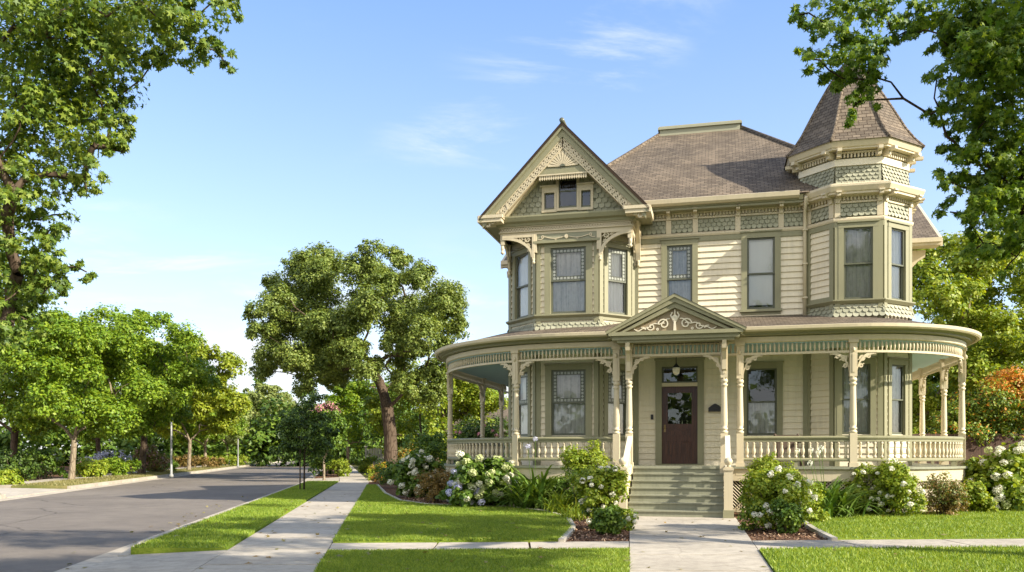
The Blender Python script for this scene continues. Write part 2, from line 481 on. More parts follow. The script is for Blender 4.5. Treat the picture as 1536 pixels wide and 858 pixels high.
def fast_mesh(name, verts, tris, mats, midx=None, smooth=False):
    me = bpy.data.meshes.new(name)
    nv, nt = len(verts), len(tris)
    me.vertices.add(nv)
    me.vertices.foreach_set('co', np.asarray(verts, dtype=np.float32).ravel())
    me.loops.add(nt * 3)
    me.loops.foreach_set('vertex_index', np.asarray(tris, dtype=np.int32).ravel())
    me.polygons.add(nt)
    me.polygons.foreach_set('loop_start', np.arange(0, nt * 3, 3, dtype=np.int32))
    me.polygons.foreach_set('loop_total', np.full(nt, 3, dtype=np.int32))
    for q in (mats if isinstance(mats, (list, tuple)) else [mats]):
        me.materials.append(M[q] if isinstance(q, str) else q)
    if midx is not None:
        me.polygons.foreach_set('material_index', np.asarray(midx, dtype=np.int32))
    me.update(calc_edges=True)
    me.validate()
    return me
# ------------------------------------------------------------------ the house
TH = R(13.5)
HX, HY = 3.98 - 4 * (math.sin(R(13.5)) - math.sin(R(11.5))), 19.6 + 4 * (math.cos(R(11.5)) - math.cos(R(13.5)))
house = empty('victorian_house', (HX, HY, 0), -TH)
mark(house, 'cream and sage Victorian house with wraparound porch, front gable and corner turret', 'house')
def P(name, mb, mats, parent=None, label=None, kind=None, uvroof=False):
    o = mb.build(name, mats, parent or house, uvroof)
    return mark(o, label, None, None, kind)

WV = 4.0
FLOOR = 1.155
UC = -0.14

def arc(cu, cv, r, t0, t1, n):
    return [(cu + r * math.cos(R(t0 + (t1 - t0) * i / n)), cv + r * math.sin(R(t0 + (t1 - t0) * i / n))) for i in range(n + 1)]
PORCH = [(-7.45, 14.5), (-7.45, 10.0)] + arc(-2.85, 6.7, 4.6, 180, 270, 22) + [(-1.68, 2.1), (1.41, 2.1)] + arc(3.8, 5.55, 3.45, 270, 360, 20) + [(7.25, 9.4), (7.25, 14.5)]
def offset_path(path, off):
    out = []
    for i, c in enumerate(path):
        a, b = path[max(i - 1, 0)], path[min(i + 1, len(path) - 1)]
        d1 = (c[0] - a[0], c[1] - a[1]); d2 = (b[0] - c[0], b[1] - c[1])
        if math.hypot(*d1) < 1e-9: d1 = d2
        if math.hypot(*d2) < 1e-9: d2 = d1
        l1, l2 = math.hypot(*d1), math.hypot(*d2)
        n1 = (d1[1] / l1, -d1[0] / l1); n2 = (d2[1] / l2, -d2[0] / l2)
        nx, ny = n1[0] + n2[0], n1[1] + n2[1]
        q = nx * n1[0] + ny * n1[1]
        out.append((c[0] + nx / q * off, c[1] + ny / q * off))
    return out
class Pth:
    def __init__(s, pts):
        s.p = pts
        s.s = [0.0]
        for a, b in zip(pts, pts[1:]):
            s.s.append(s.s[-1] + math.hypot(b[0] - a[0], b[1] - a[1]))
    def at(s, d):
        d = min(max(d, 0), s.s[-1] - 1e-6)
        for i in range(len(s.p) - 1):
            if d <= s.s[i + 1]:
                t = (d - s.s[i]) / max(s.s[i + 1] - s.s[i], 1e-9)
                a, b = s.p[i], s.p[i + 1]
                l = max(s.s[i + 1] - s.s[i], 1e-9)
                return (a[0] + (b[0] - a[0]) * t, a[1] + (b[1] - a[1]) * t), ((b[0] - a[0]) / l, (b[1] - a[1]) / l)
    def near(s, q):
        best = min(((math.hypot(s.at(d)[0][0] - q[0], s.at(d)[0][1] - q[1]), d) for d in [s.s[-1] * i / 3000 for i in range(3001)]))
        return best[1]
    def sub(s, d0, d1, step=0.3):
        k = [d for d in s.s if d0 + 1e-4 < d < d1 - 1e-4]
        return [s.at(d)[0] for d in [d0] + k + [d1]]
PP = Pth(PORCH)

# --- siding walls
def siding_wall(mb, F, a0, a1, z0, z1, ops=(), m=0, bh=0.165):
    z = z0
    while z < z1 - 1e-6:
        zt = min(z + bh, z1)
        cuts = sorted({z, zt} | {q for o in ops for q in (o[2], o[3]) if z < q < zt})
        for c0, c1 in zip(cuts, cuts[1:]):
            mid = (c0 + c1) / 2
            spans = [(a0, a1)]
            for o in ops:
                if o[2] < mid < o[3]:
                    ns = []
                    for x0, x1 in spans:
                        if o[0] > x0: ns.append((x0, min(o[0], x1)))
                        if o[1] < x1: ns.append((max(o[1], x0), x1))
                    spans = [q for q in ns if q[1] - q[0] > 1e-4]
            for x0, x1 in spans:
                n0 = 0.001 + 0.034 * (1 - (c0 - z) / bh); n1 = 0.001 + 0.034 * (1 - (c1 - z) / bh)
                vs = [F.pt(x0, c0, n0), F.pt(x1, c0, n0), F.pt(x1, c1, n1), F.pt(x0, c1, n1)]
                fs = [(0, 1, 2, 3)]
                if abs(c0 - z) < 1e-6:
                    vs += [F.pt(x0, c0, 0.0), F.pt(x1, c0, 0.0)]
                    fs.append((4, 5, 1, 0))
                mb.add(vs, fs, m)
        z = zt
def plain_wall(mb, F, a0, a1, z0, z1, ops=(), m=0, n=0.0):
    zs = sorted({z0, z1} | {q for o in ops for q in (o[2], o[3])})
    xs = sorted({a0, a1} | {q for o in ops for q in (o[0], o[1])})
    for c0, c1 in zip(zs, zs[1:]):
        for x0, x1 in zip(xs, xs[1:]):
            ma, mz = (x0 + x1) / 2, (c0 + c1) / 2
            if any(o[0] < ma < o[1] and o[2] < mz < o[3] for o in ops): continue
            mb.add([F.pt(x0, c0, n), F.pt(x1, c0, n), F.pt(x1, c1, n), F.pt(x0, c1, n)], [(0, 1, 2, 3)], m)

def fish(mb, F, a0, a1, z0, z1, w=0.16, h=0.125, inside=None, m=0, flare=0.0, nb=0.0):
    rows = max(1, round((z1 - z0) / h)); h = (z1 - z0) / rows
    cols = max(1, round((a1 - a0) / w)); w = (a1 - a0) / cols
    shp = [(-.465, 1.5, 0), (.465, 1.5, 0), (.465, .5, .75), (.37, .17, .95), (.15, 0, 1), (-.15, 0, 1), (-.37, .17, .95), (-.465, .5, .75)]
    for r in range(rows):
        for c in range(cols + (r % 2)):
            ac = a0 + w * (c + 0.5 - 0.5 * (r % 2))
            zc = z0 + r * h
            if inside and not inside(ac, zc + h * 0.5): continue
            vs = []
            jit = rnd.uniform(-.003, .003)
            for x, zz, t in shp:
                zq = min(zc + zz * h, z1)
                fl = flare * (1 - (zq - z0) / (z1 - z0)) ** 1.6
                vs.append(F.pt(min(max(ac + x * w, a0), a1), zq, nb + 0.004 + 0.042 * t + jit + fl))
            mb.add(vs, [(7, 6, 5, 4, 3, 2, 1, 0)], m)

# --- windows
def window(F, a0, a1, z0, z1, style='lace', art=True, cas=0.13, wide_l=None, wide_r=None, sill=True):
    """a0..a1, z0..z1 is the glazed opening."""
    cl, cr = (wide_l or cas), (wide_r or cas)
    mb = MB()
    mb.fbox(F, a0 - cl, a0, z0 - 0.02, z1 + 0.003, -0.06, 0.060)
    mb.fbox(F, a1, a1 + cr, z0 - 0.02, z1 + 0.003, -0.06, 0.060)
    mb.fbox(F, a0 - cl, a1 + cr, z1, z1 + cas, -0.06, 0.064)
    mb.fbox(F, a0 - cl - .03, a1 + cr + .03, z1 + cas, z1 + cas + .035, -.02, 0.10)
    if sill:
        mb.fbox(F, a0 - cl - .04, a1 + cr + .04, z0 - .08, z0 - .015, -0.06, 0.115)
        mb.fbox(F, a0 - cl, a1 + cr, z0 - .15, z0 - .083, -0.02, 0.05)
    # dark room box behind
    D = -0.75
    q = [(a0 - .06, z0 - .06), (a1 + .06, z0 - .06), (a1 + .06, z1 + .06), (a0 - .06, z1 + .06)]
    f = [F.pt(a, z, -0.062) for a, z in q] + [F.pt(a, z, D) for a, z in q]
    mb.add(f, [(4, 5, 6, 7), (0, 1, 5, 4), (1, 2, 6, 5), (2, 3, 7, 6), (3, 0, 4, 7)], 1)
    w = P('window', mb, ['sage', 'dark'])
    zm = z0 + (z1 - z0) * 0.5
    t = 0.05
    sb = MB()
    for (b0, b1, n0, n1) in ((z0, zm + .02, -.060, -.022), (zm - .02, z1, -.021, .014)):
        sb.fbox(F, a0, a0 + t, b0, b1, n0, n1); sb.fbox(F, a1 - t, a1, b0, b1, n0, n1)
        sb.fbox(F, a0 + t, a1 - t, b0, b0 + t * (1.2 if b0 == z0 else .8), n0, n1); sb.fbox(F, a0 + t, a1 - t, b1 - t * .8, b1, n0, n1)
    P('sash', sb, ['sash'], w)
    gb = MB()
    gb.add([F.pt(a0 + t, z0 + t, -.043), F.pt(a1 - t, z0 + t, -.043), F.pt(a1 - t, zm, -.043), F.pt(a0 + t, zm, -.043)], [(0, 1, 2, 3)])
    gb.add([F.pt(a0 + t, zm, -.008), F.pt(a1 - t, zm, -.008), F.pt(a1 - t, z1 - .04, -.008), F.pt(a0 + t, z1 - .04, -.008)], [(0, 1, 2, 3)])
    P('pane', gb, ['glass'], w)
    if art:
        ab = MB()
        A0, A1, B0, B1 = a0 + t, a1 - t, zm + .025, z1 - .04
        bw = 0.095
        na = max(4, round((A1 - A0) / bw)); nz = max(4, round((B1 - B0) / bw))
        da, dz = (A1 - A0) / na, (B1 - B0) / nz
        for i in range(na):
            for j in range(nz):
                if 0 < i < na - 1 and 0 < j < nz - 1: continue
                x0, y0 = A0 + i * da, B0 + j * dz
                ab.fbox(F, x0, x0 + da, y0, y0 + dz, -.005, .001, 0)
                g = .012
                c = (x0 + da / 2, y0 + dz / 2)
                r = min(da, dz) / 2 - g * .5
                if (i + j) % 2:
                    ab.prism(F, [(c[0] - r, c[1]), (c[0], c[1] - r), (c[0] + r, c[1]), (c[0], c[1] + r)], .001, .004, 1)
                else:
                    ab.fbox(F, c[0] - r * .8, c[0] + r * .8, c[1] - r * .8, c[1] + r * .8, .001, .004, 1)
        for x in (A0 + da, A1 - da):
            ab.fbox(F, x - .009, x + .009, B0 + dz, B1 - dz, -.005, .008, 0)
        for y in (B0 + dz, B1 - dz):
            ab.fbox(F, A0 + da, A1 - da, y - .009, y + .009, -.005, .007, 0)
        P('leaded_border', ab, ['lead', 'artglass'], w)
    cb = MB()
    if style in ('lace', 'sheer', 'half'):
        top = z1 if style != 'half' else zm + 0.02
        k = 46
        gap = 0.02 if style == 'half' else 0.0
        vs = []
        ph = rnd.uniform(0, 6)
        for i in range(k + 1):
            a = a0 - .055 + (a1 - a0 + .11) * i / k
            n = -.10 + .022 * math.sin(i * .78 + ph) + .010 * math.sin(i * 1.9 + ph * 2)
            vs += [F.pt(a, z0 - .02, n), F.pt(a, top, n * .6 - .035)]
        cb.add(vs, [(2 * i, 2 * i + 2, 2 * i + 3, 2 * i + 1) for i in range(k)], 0, True)
        P('curtain', cb, ['lace' if style != 'sheer' else 'sheer'], w)
    elif style == 'blind':
        cb.fbox(F, a0 - .05, a1 + .05, z0 + .12, z1, -.085, -.08)
        P('roller_blind', cb, ['blind'], w)
    return w

# --- wall path
G0, G1 = FLOOR, 4.3
U0, U1 = 4.7, 7.92
pts = [(-5.7, 15), (-5.7, 9), (-5.0, 9), (-5.0, 4.12), (-4.0, 3.12), (-2.28, 3.12), (-1.4, WV), (3.2, WV), (3.8, 3.4), (4.96, 3.4), (5.78, 4.22), (5.78, 5.38), (5.4, 5.76), (5.4, 9), (6.6, 9), (6.6, 15)]
FA = [Fr(a, b) for a, b in zip(pts, pts[1:])]
fLW, fLWF, fLS, fBL, fBF, fBR, fMN, fTL, fTF, fTR, fTS, fTB, fRS, fRWF, fRW = FA
def au(F, u):            # a on a facet for a given u
    return (u - F.o[0]) / F.d[0]
win = []                 # (facet, a0, a1, z0, z1, kwargs)
GW0, GW1 = 1.97, 3.77
def addw(F, ua, ub, z0, z1, **k):
    win.append((F, ua, ub, z0, z1, k))
addw(fBF, au(fBF, -3.58), au(fBF, -2.63), GW0, GW1, style='lace', wide_l=.17, wide_r=.17)
addw(fBL, fBL.L / 2 - .33, fBL.L / 2 + .33, GW0, GW1, style='sheer')
addw(fBR, fBR.L / 2 - .34, fBR.L / 2 + .34, GW0, GW1, style='lace')
addw(fMN, au(fMN, 1.63), au(fMN, 2.41), GW0, GW1, style='half', art=False, cas=.15)
addw(fTF, au(fTF, 3.98), au(fTF, 4.66), GW0, GW1, style='lace', art=False)
addw(fTR, fTR.L / 2 - .28, fTR.L / 2 + .28, GW0, GW1, style='lace', art=False)
addw(fRWF, 0.25, 0.80, GW0, GW1, style='half', art=False)
addw(fBF, au(fBF, -3.60), au(fBF, -2.62), 5.32, 7.12, style='lace', wide_l=.17, wide_r=.17, sill=False)
addw(fBL, fBL.L / 2 - .36, fBL.L / 2 + .36, 5.32, 7.12, style='sheer', art=False, sill=False)
addw(fBR, fBR.L / 2 - .34, fBR.L / 2 + .34, 5.32, 7.12, style='sheer', sill=False)
addw(fMN, au(fMN, -.50), au(fMN, .19), 5.36, 7.22, style='lace', cas=.15)
addw(fMN, au(fMN, 1.64), au(fMN, 2.36), 5.38, 7.30, style='blind', art=False, cas=.15)
addw(fTF, au(fTF, 4.02), au(fTF, 4.72), 5.44, 7.28, style='lace', art=False, sill=False)
addw(fTR, fTR.L / 2 - .30, fTR.L / 2 + .30, 5.44, 7.28, style='sheer', art=False, sill=False)
DOOR = (au(fMN, -.64), au(fMN, .33), FLOOR, 3.88)
w1 = MB(); w2 = MB()
for F in FA:
    og = [(a, b, z0, z1) for G, a, b, z0, z1, k in win if G is F and z0 < 4.5]
    ou = [(a, b, z0, z1) for G, a, b, z0, z1, k in win if G is F and z0 > 4.5]
    if F is fMN: og.append(DOOR)
    siding_wall(w1, F, 0, F.L, G0, G1, og)
    siding_wall(w2, F, 0, F.L, U0, U1 - .4, ou)
    plain_wall(w2, F, 0, F.L, U1 - .4, U1 + .2, [])
    plain_wall(w1, F, 0, F.L, G1, U0, [])
bk = Fr((6.6, 15), (-5.7, 15))
siding_wall(w1, bk, 0, bk.L, G0, G1); siding_wall(w2, bk, 0, bk.L, U0, U1); plain_wall(w1, bk, 0, bk.L, G1, U0)
P('ground_floor_wall', w1, ['siding']); P('upper_wall', w2, ['siding'])
for F, a, b, z0, z1, k in win:
    window(F, a, b, z0, z1, **k)
# corner boards
for i, F in enumerate(FA):
    for e, w in ((0, .12), (1, .12)):
        a0, a1 = (0, w) if e == 0 else (F.L - w, F.L)
        for z0, z1 in ((G0, G1), (U0, U1 - .42)):
            if F is fTS or F is fTB: continue
            cb = MB(); cb.fbox(F, a0, a1, z0, z1, -.01, .052)
            P('corner_board', cb, ['sage'])
# turret left panel frame
pf = MB()
F = fTL
for z0, z1 in ((5.42, 7.45),):
    pf.fbox(F, .12, F.L - .12, z0, z0 + .12, -.01, .042); pf.fbox(F, .12, F.L - .12, z1 - .13, z1, -.01, .042)
P('panel_frame', pf, ['sage'])
# foundation block
fb = MB()
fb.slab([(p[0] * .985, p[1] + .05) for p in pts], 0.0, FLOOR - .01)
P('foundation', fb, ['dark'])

# --- upper belts, frieze and cornice along the front (per facet)
upper = pts[1:15]
def path_part(i, j): return pts[i:j + 1]
bay = [(-5.0, 4.6), (-5.0, 4.12), (-4.0, 3.12), (-2.28, 3.12), (-1.4, WV)]
mainp = [(-1.4, WV), (3.2, WV)]
tur = [(3.2, WV), (3.8, 3.4), (4.96, 3.4), (5.78, 4.22), (5.78, 5.38), (5.4, 5.76)]
belt = [(0, -.06), (.06, -.06), (.075, -.02), (.075, .02), (.04, .05), (0, .05)]
def beltat(mb, path, z, prof=belt, m=0, k=1.0):
    mb.sweep(path, [(o * k, z + q * k) for o, q in prof], m=m)
bb = MB()
beltat(bb, mainp + tur[1:], 7.50, m=1)
bb.sweep(mainp + tur[1:], [(0, 7.30), (.045, 7.30), (.045, 7.44), (0, 7.44)], m=0)
bb.sweep(bay, [(0, 5.20), (.05, 5.20), (.12, 5.26), (.12, 5.30), (0, 5.31)], m=0)
bb.sweep(bay, [(0, 5.12), (.05, 5.12), (.05, 5.197), (0, 5.197)], m=0)
bb.sweep(tur, [(0, 5.33), (.05, 5.33), (.12, 5.40), (.12, 5.43), (0, 5.44)], m=0)
bb.sweep(bay, [(0, 7.18), (.05, 7.18), (.05, 7.30), (0, 7.30)], m=0)
P('belt_course', bb, ['sage', 'trim'])
for F, z0, z1 in ((fBL, 4.86, 5.12), (fBF, 4.86, 5.12), (fBR, 4.86, 5.12), (fTL, 4.98, 5.33), (fTF, 4.98, 5.33), (fTR, 4.98, 5.33), (fLS, 4.9, 5.12)):
    sk = MB(); fish(sk, F, -.05, F.L + .05, z0, z1, w=.15, h=.12, flare=.10)
    P('shingled_skirt', sk, ['scale'])
# frieze: fish-scale panels between cream pilasters, dentils above
def frieze(F, stops, z0=7.56, z1=7.90, brackets=True):
    dn = MB()
    for a, b in zip(stops, stops[1:]):
        fz = MB()
        fish(fz, F, a + .07, b - .07, z0, z1, w=.14, h=.115, nb=.004)
        plain_wall(fz, F, a, b, z0 - .02, z1 + .02, [], 1, .004)
        P('frieze_panel', fz, ['scale', 'gap'])
    for s in stops:
        if s < -.01 or s > F.L + .01: continue
        fp = MB()
        a0, a1 = max(s - .07, 0), min(s + .07, F.L)
        fp.fbox(F, a0, a1, z0 - .02, z1 + .02, -.01, .05)
        if brackets:
            fp.prism(F, [(a0 + .015, z1 + .02), (a1 - .015, z1 + .02), (a1 - .015, z1 + .27), (a0 + .015, z1 + .27)], 0, .09)
            c = (a0 + a1) / 2
            fp.fbox(F, c - .05, c + .05, z1 + .15, z1 + .26, .09, .32)
            fp.fbox(F, c - .065, c + .065, z1 + .22, z1 + .262, .09, .36)
        P('frieze_pilaster', fp, ['trim'])
    dn.fbox(F, 0, F.L, z1 + .02, z1 + .07, -.01, .04)
    k = int(F.L / .085)
    for i in range(k):
        a = (i + .5) * F.L / k
        dn.fbox(F, a - .022, a + .022, z1 + .085, z1 + .165, .0, .075)
    dn.fbox(F, 0, F.L, z1 + .165, z1 + .20, 0, .09)
    P('dentil_course', dn, ['trim'])
frieze(fMN, [0.02, .95, au(fMN, .27), au(fMN, 1.40), au(fMN, 2.52), fMN.L - .02])
frieze(fTL, [.07, fTL.L - .07], 7.58, 7.90)
frieze(fTF, [.07, fTF.L - .07], 7.58, 7.90)
frieze(fTR, [.07, fTR.L - .07], 7.58, 7.90)
frieze(fTS, [.07, fTS.L - .07], 7.58, 7.90)
frieze(fRWF, [.07, fRWF.L - .07]); frieze(fLWF, [.07, fLWF.L - .07])

# --- main roof
RZ, EZ = 12.2, 8.32
mr = MB()
A, B, Cc, D = (-4.1, 3.52, EZ), (5.3, 3.52, EZ), (5.3, 14.6, EZ), (-4.1, 14.6, EZ)
r1, r2 = (-.93, 9, RZ), (1.54, 9, RZ)
mr.add([A, B, r2, r1], [(0, 1, 2, 3)]); mr.add([B, Cc, r2], [(0, 1, 2)]); mr.add([Cc, D, r1, r2], [(0, 1, 2, 3)]); mr.add([D, A, r1], [(0, 1, 2)])
P('main_roof', mr, ['roof'], uvroof=True)
hp = MB()
for a, b in ((A, r1), (B, r2)):
    hp.tube([(a[0], a[1], a[2] + .01), (b[0], b[1], b[2] + .01)], .07, 6)
P('hip_ridge_tiles', hp, ['roof'], uvroof=True)
rc = MB()
rc.box(-1.0, 1.58, 8.76, 9.24, RZ - .22, RZ + .02); rc.box(-1.06, 1.64, 8.70, 9.30, RZ + .02, RZ + .09); rc.box(-1.03, 1.61, 8.73, 9.27, RZ + .09, RZ + .13)
P('roof_deck_cresting', rc, ['scale'])
# cornice + gutter along the main front
cn = MB()
cprof = [(.0, 8.10), (.36, 8.10), (.36, 8.165), (.40, 8.165), (.42, 8.30), (.0, 8.30)]
cn.sweep([(-1.4, WV), (3.05, WV)], cprof, m=0)
gut = [(.40, 8.20), (.47, 8.20), (.53, 8.25), (.55, 8.36), (.52, 8.375), (.40, 8.375)]
cn.sweep([(-1.75, WV), (2.95, WV)], gut, m=1)
P('main_cornice', cn, ['sage', 'trim'])
ds = MB()
ds.tube([(3.12, WV - .48, 8.2), (3.12, WV - .12, 7.9), (3.12, WV - .1, 7.6), (3.12, WV - .1, 5.05)], .045, 8)
for z in (7.4, 6.5, 5.6): ds.box(3.055, 3.185, WV - .16, WV - .02, z, z + .04)
P('downspout', ds, ['trim'])

# --- turret above the eave
tc = (4.38, 4.8)
def octo(ap, rot=0):
    r = ap / math.cos(PI / 8)
    # clockwise-from-left walk so outward is on the right
    return [(tc[0] + r * math.cos(t), tc[1] + r * math.sin(t)) for t in [R(-112.5 + 45 * i) for i in range(8)]]
oc = octo(1.33)
tcn = MB()
tcn.sweep(octo(1.4), [(0, 8.08), (.25, 8.10), (.25, 8.15), (.28, 8.165), (.33, 8.28), (.33, 8.33), (.08, 8.43), (0, 8.43)], closed=True)
P('turret_cornice', tcn, ['trim'])
tw = MB()
OF = [Fr(oc[i], oc[(i + 1) % 8]) for i in range(8)]
for F in OF:
    fish(tw, F, 0, F.L, 8.42, 8.90, w=.13, h=.105, flare=.05)
    plain_wall(tw, F, 0, F.L, 8.0, 9.45, [], 1)
P('turret_shingles', tw, ['scale', 'gap'])
tb = MB()
tb.sweep(oc, [(0, 8.90), (.05, 8.90), (.05, 9.07), (0, 9.07)], closed=True, m=0)
for F in OF:
    k = 13
    for i in range(k):
        a = (i + .5) * F.L / k
        tb.fbox(F, a - .022, a + .022, 9.10, 9.20, 0, .09, 1)
    tb.fbox(F, 0, F.L, 9.20, 9.24, 0, .11, 1)
    for a in (.06, F.L - .06):
        tb.fbox(F, a - .045, a + .045, 9.09, 9.26, 0, .22, 1); tb.fbox(F, a - .055, a + .055, 9.18, 9.262, .2, .40, 1)
P('turret_dentils', tb, ['pale', 'trim'])
te = MB()
te.sweep(octo(1.33), [(0, 9.26), (.26, 9.26), (.26, 9.30), (.29, 9.31), (.34, 9.44), (.34, 9.48), (0, 9.50)], closed=True)
P('turret_eave', te, ['trim'])
trf = MB()
prof = [(1.71, 9.45), (1.50, 9.70), (1.30, 10.02), (1.11, 10.40), (.88, 10.86), (.61, 11.36), (.31, 11.86), (.03, 12.25)]
rings = [[(x, y, z) for x, y in octo(ap)] for ap, z in prof]
for q, w in zip(rings, rings[1:]):
    for i in range(8):
        j = (i + 1) % 8
        trf.add([q[i], q[j], w[j], w[i]], [(0, 1, 2, 3)])
P('turret_roof', trf, ['roof'], uvroof=True)
trr = MB()
for i in range(8):
    trr.tube([q[i] for q in rings], [.045] * 7 + [.02], 5)
P('turret_hip_tiles', trr, ['roof'], uvroof=True)
fn = MB()
fn.lathe((tc[0], tc[1], 12.12), [(.09, 0), (.10, .06), (.04, .12), (.07, .2), (.02, .3), (.005, .45)], 10)
P('turret_finial', fn, ['sage'])

# --- wing roof (side gabled) behind
wr = MB()
wl, wrr, ye, yr, yb = -6.32, 7.5, 8.42, 12.0, 15.6
ez, rz = 8.05, 10.25
for th in (0.0, -.12):
    wr.add([(wl, ye, ez + th), (wrr, ye, ez + th), (wrr, yr, rz + th), (wl, yr, rz + th)], [(0, 1, 2, 3)])
    wr.add([(wl, yr, rz + th), (wrr, yr, rz + th), (wrr, yb, ez + th), (wl, yb, ez + th)], [(0, 1, 2, 3)])
P('wing_roof', wr, ['roof'], uvroof=True)
for u, s in ((wl, 1), (wrr, -1)):
    wt = MB()
    FF = Fr((u, ye - .02), (u, yb))
    for (a0, z0), (a1, z1) in (((0, ez), (yr - ye, rz)), ((yr - ye, rz), (yb - ye, ez))):
        wt.prism(FF, [(a0, z0 - .24), (a1, z1 - .24), (a1, z1 - .01), (a0, z0 - .01)], -.05 if s > 0 else -.03, .03 if s > 0 else .05)
    P('rake_board', wt, ['trim'])
for u0, u1 in ((wl, -4.9), (5.3, wrr)):
    wt = MB()
    wt.box(u0, u1, ye - .06, ye + .10, ez - .20, ez - .02)
    wt.box(u0 + .1, u1, ye + .10, 9.0, ez - .17, ez - .10)
    wt.box(u0 - .02, u1, ye - .14, ye - .055, ez - .12, ez + .01)
    P('wing_cornice', wt, ['trim'])
wg = MB()
for u, (p, q) in ((-5.7, ((-5.7, 15), (-5.7, 9))), (6.6, ((6.6, 9), (6.6, 15)))):
    G = Fr(p, q)
    wg.prism(G, [(0, 7.9), (6, 7.9), (3, 10.05)], -.1, .0)
P('wing_gable_wall', wg, ['scale'])
for u, s in ((-5.7, -1), (6.6, 1)):
    G = Fr((u, 9.06), (u + s, 9.06)) if s > 0 else Fr((u, 9.06), (u - 1e-3 - 1, 9.06))
    for k in (0, ):
        wb = MB()
        pr = [(0, 7.0), (.14, 7.05), (.20, 7.3), (.38, 7.5), (.58, 7.62), (.60, 7.84), (0, 7.84)]
        wb.prism(G, pr, -.07, .07)
        wb.lathe((u + s * .16, 9.06, 6.86), [(.02, 0), (.06, .05), (.06, .12), (.03, .17)], 8)
        P('eave_bracket', wb, ['trim'])
wd = MB()
wd.tube([(-5.78, 8.95, 7.9), (-5.78, 8.93, 1.2)], .05, 8)
P('downspout', wd, ['trim'])
# ------------------------------------------------------------------ front gable
GU, GA, GH = -3.18, 10.36, 2.30        # centre, apex z, half width at the eave
GE = 7.95                              # eave z
gt = (GA - GE) / GH
gp = Fr((-9, 2.62), (9, 2.62))         # a = u + 9
def ga(u): return u + 9.0
gr = MB()
for th in (0.0, -.10):
    for s in (-1, 1):
        e = [(GU, 2.50, GA + th), (GU + s * GH, 2.50, GE + th), (GU + s * GH, 11.5, GE + th), (GU, 11.5, GA + th)]
        gr.add(e, [(0, 1, 2, 3)])
P('gable_roof', gr, ['roof'], uvroof=True)
grc = MB(); grc.tube([(GU, 2.46, GA + .02), (GU, 11.4, GA + .02)], .07, 8); P('gable_ridge_cap', grc, ['sash'])
def gz(u, d=0.0):                       # rake line, d measured straight down
    return GA - abs(u - GU) * gt - d
def band(mb, d0, d1, u0, u1, n0, n1, m=0):
    for s in (-1, 1):
        q = [(ga(GU + s * u0), GA - u0 * gt - d0), (ga(GU + s * u1), GA - u1 * gt - d0), (ga(GU + s * u1), GA - u1 * gt - d1), (ga(GU + s * u0), GA - u0 * gt - d1)]
        mb.prism(gp, q if s > 0 else q[::-1], n0, n1, m)
bg = MB()
band(bg, .02, .10, 0, GH, .0, .13, 1)            # thin dark shingle edge
band(bg, .10, .39, 0, GH - .08, -.02, .06, 0)    # olive barge board
band(bg, .10, .19, 0, GH - .02, .06, .11, 0)     # crown moulding
P('barge_board', bg, ['sage', 'roof'])
fr = MB()
def lattice(mb, d0, d1, u0, u1):
    band(mb, d0, d0 + .035, u0, u1, -.03, .035)
    band(mb, d1 - .035, d1, u0, u1, -.03, .035)
    k = max(4, int((u1 - u0) * math.hypot(1, gt) / .13))
    for s in (-1, 1):
        for i in range(k):
            ua, ub = u0 + (u1 - u0) * i / k, u0 + (u1 - u0) * (i + 1) / k
            za, zb = GA - ua * gt, GA - ub * gt
            mid = (ga(GU + s * (ua + ub) / 2), (za + zb) / 2 - (d0 + d1) / 2)
            mb.strip(gp, [(ga(GU + s * ua), za - d0 - .02), mid, (ga(GU + s * ub), zb - d1 + .02)], .028, -.025, .025)
            mb.strip(gp, [(ga(GU + s * ua), za - d1 + .02), mid, (ga(GU + s * ub), zb - d0 - .02)], .028, -.025, .025)
            mb.ring(gp, mid, .02, .052, -.025, .03, 8)
lattice(fr, .39, .67, .02, GH - .46)
# wider fretwork at the two feet, closing the arch
for s in (-1, 1):
    for t in (0, 1, 2, 3):
        u = GH - .62 + .13 * t
        fr.ring(gp, (ga(GU + s * u), gz(GU + s * u, .62 - .06 * t)), .03, .075, -.025, .03, 10)
    fr.strip(gp, [(ga(GU + s * (GH - .80)), gz(GU + GH - .80, .67)), (ga(GU + s * (GH - .66)), 8.56), (ga(GU + s * (GH - .60)), 8.30), (ga(GU + s * (GH - .60)), 8.05)], .05, -.03, .035)
    fr.strip(gp, [(ga(GU + s * (GH - .60)), 8.06), (ga(GU + s * (GH - .08)), 8.04)], .05, -.03, .03)
P('gable_fretwork', fr, ['trim'])
fbk = MB()
band(fbk, .38, .69, 0.0, GH - .55, -.09, -.05)
for s in (-1, 1):
    q = [(ga(GU + s * (GH - .60)), 8.02), (ga(GU + s * (GH - .12)), 8.02), (ga(GU + s * (GH - .56)), 8.52)]
    fbk.prism(gp, q if s > 0 else q[::-1], -.09, -.05)
P('fretwork_backing', fbk, ['red'])
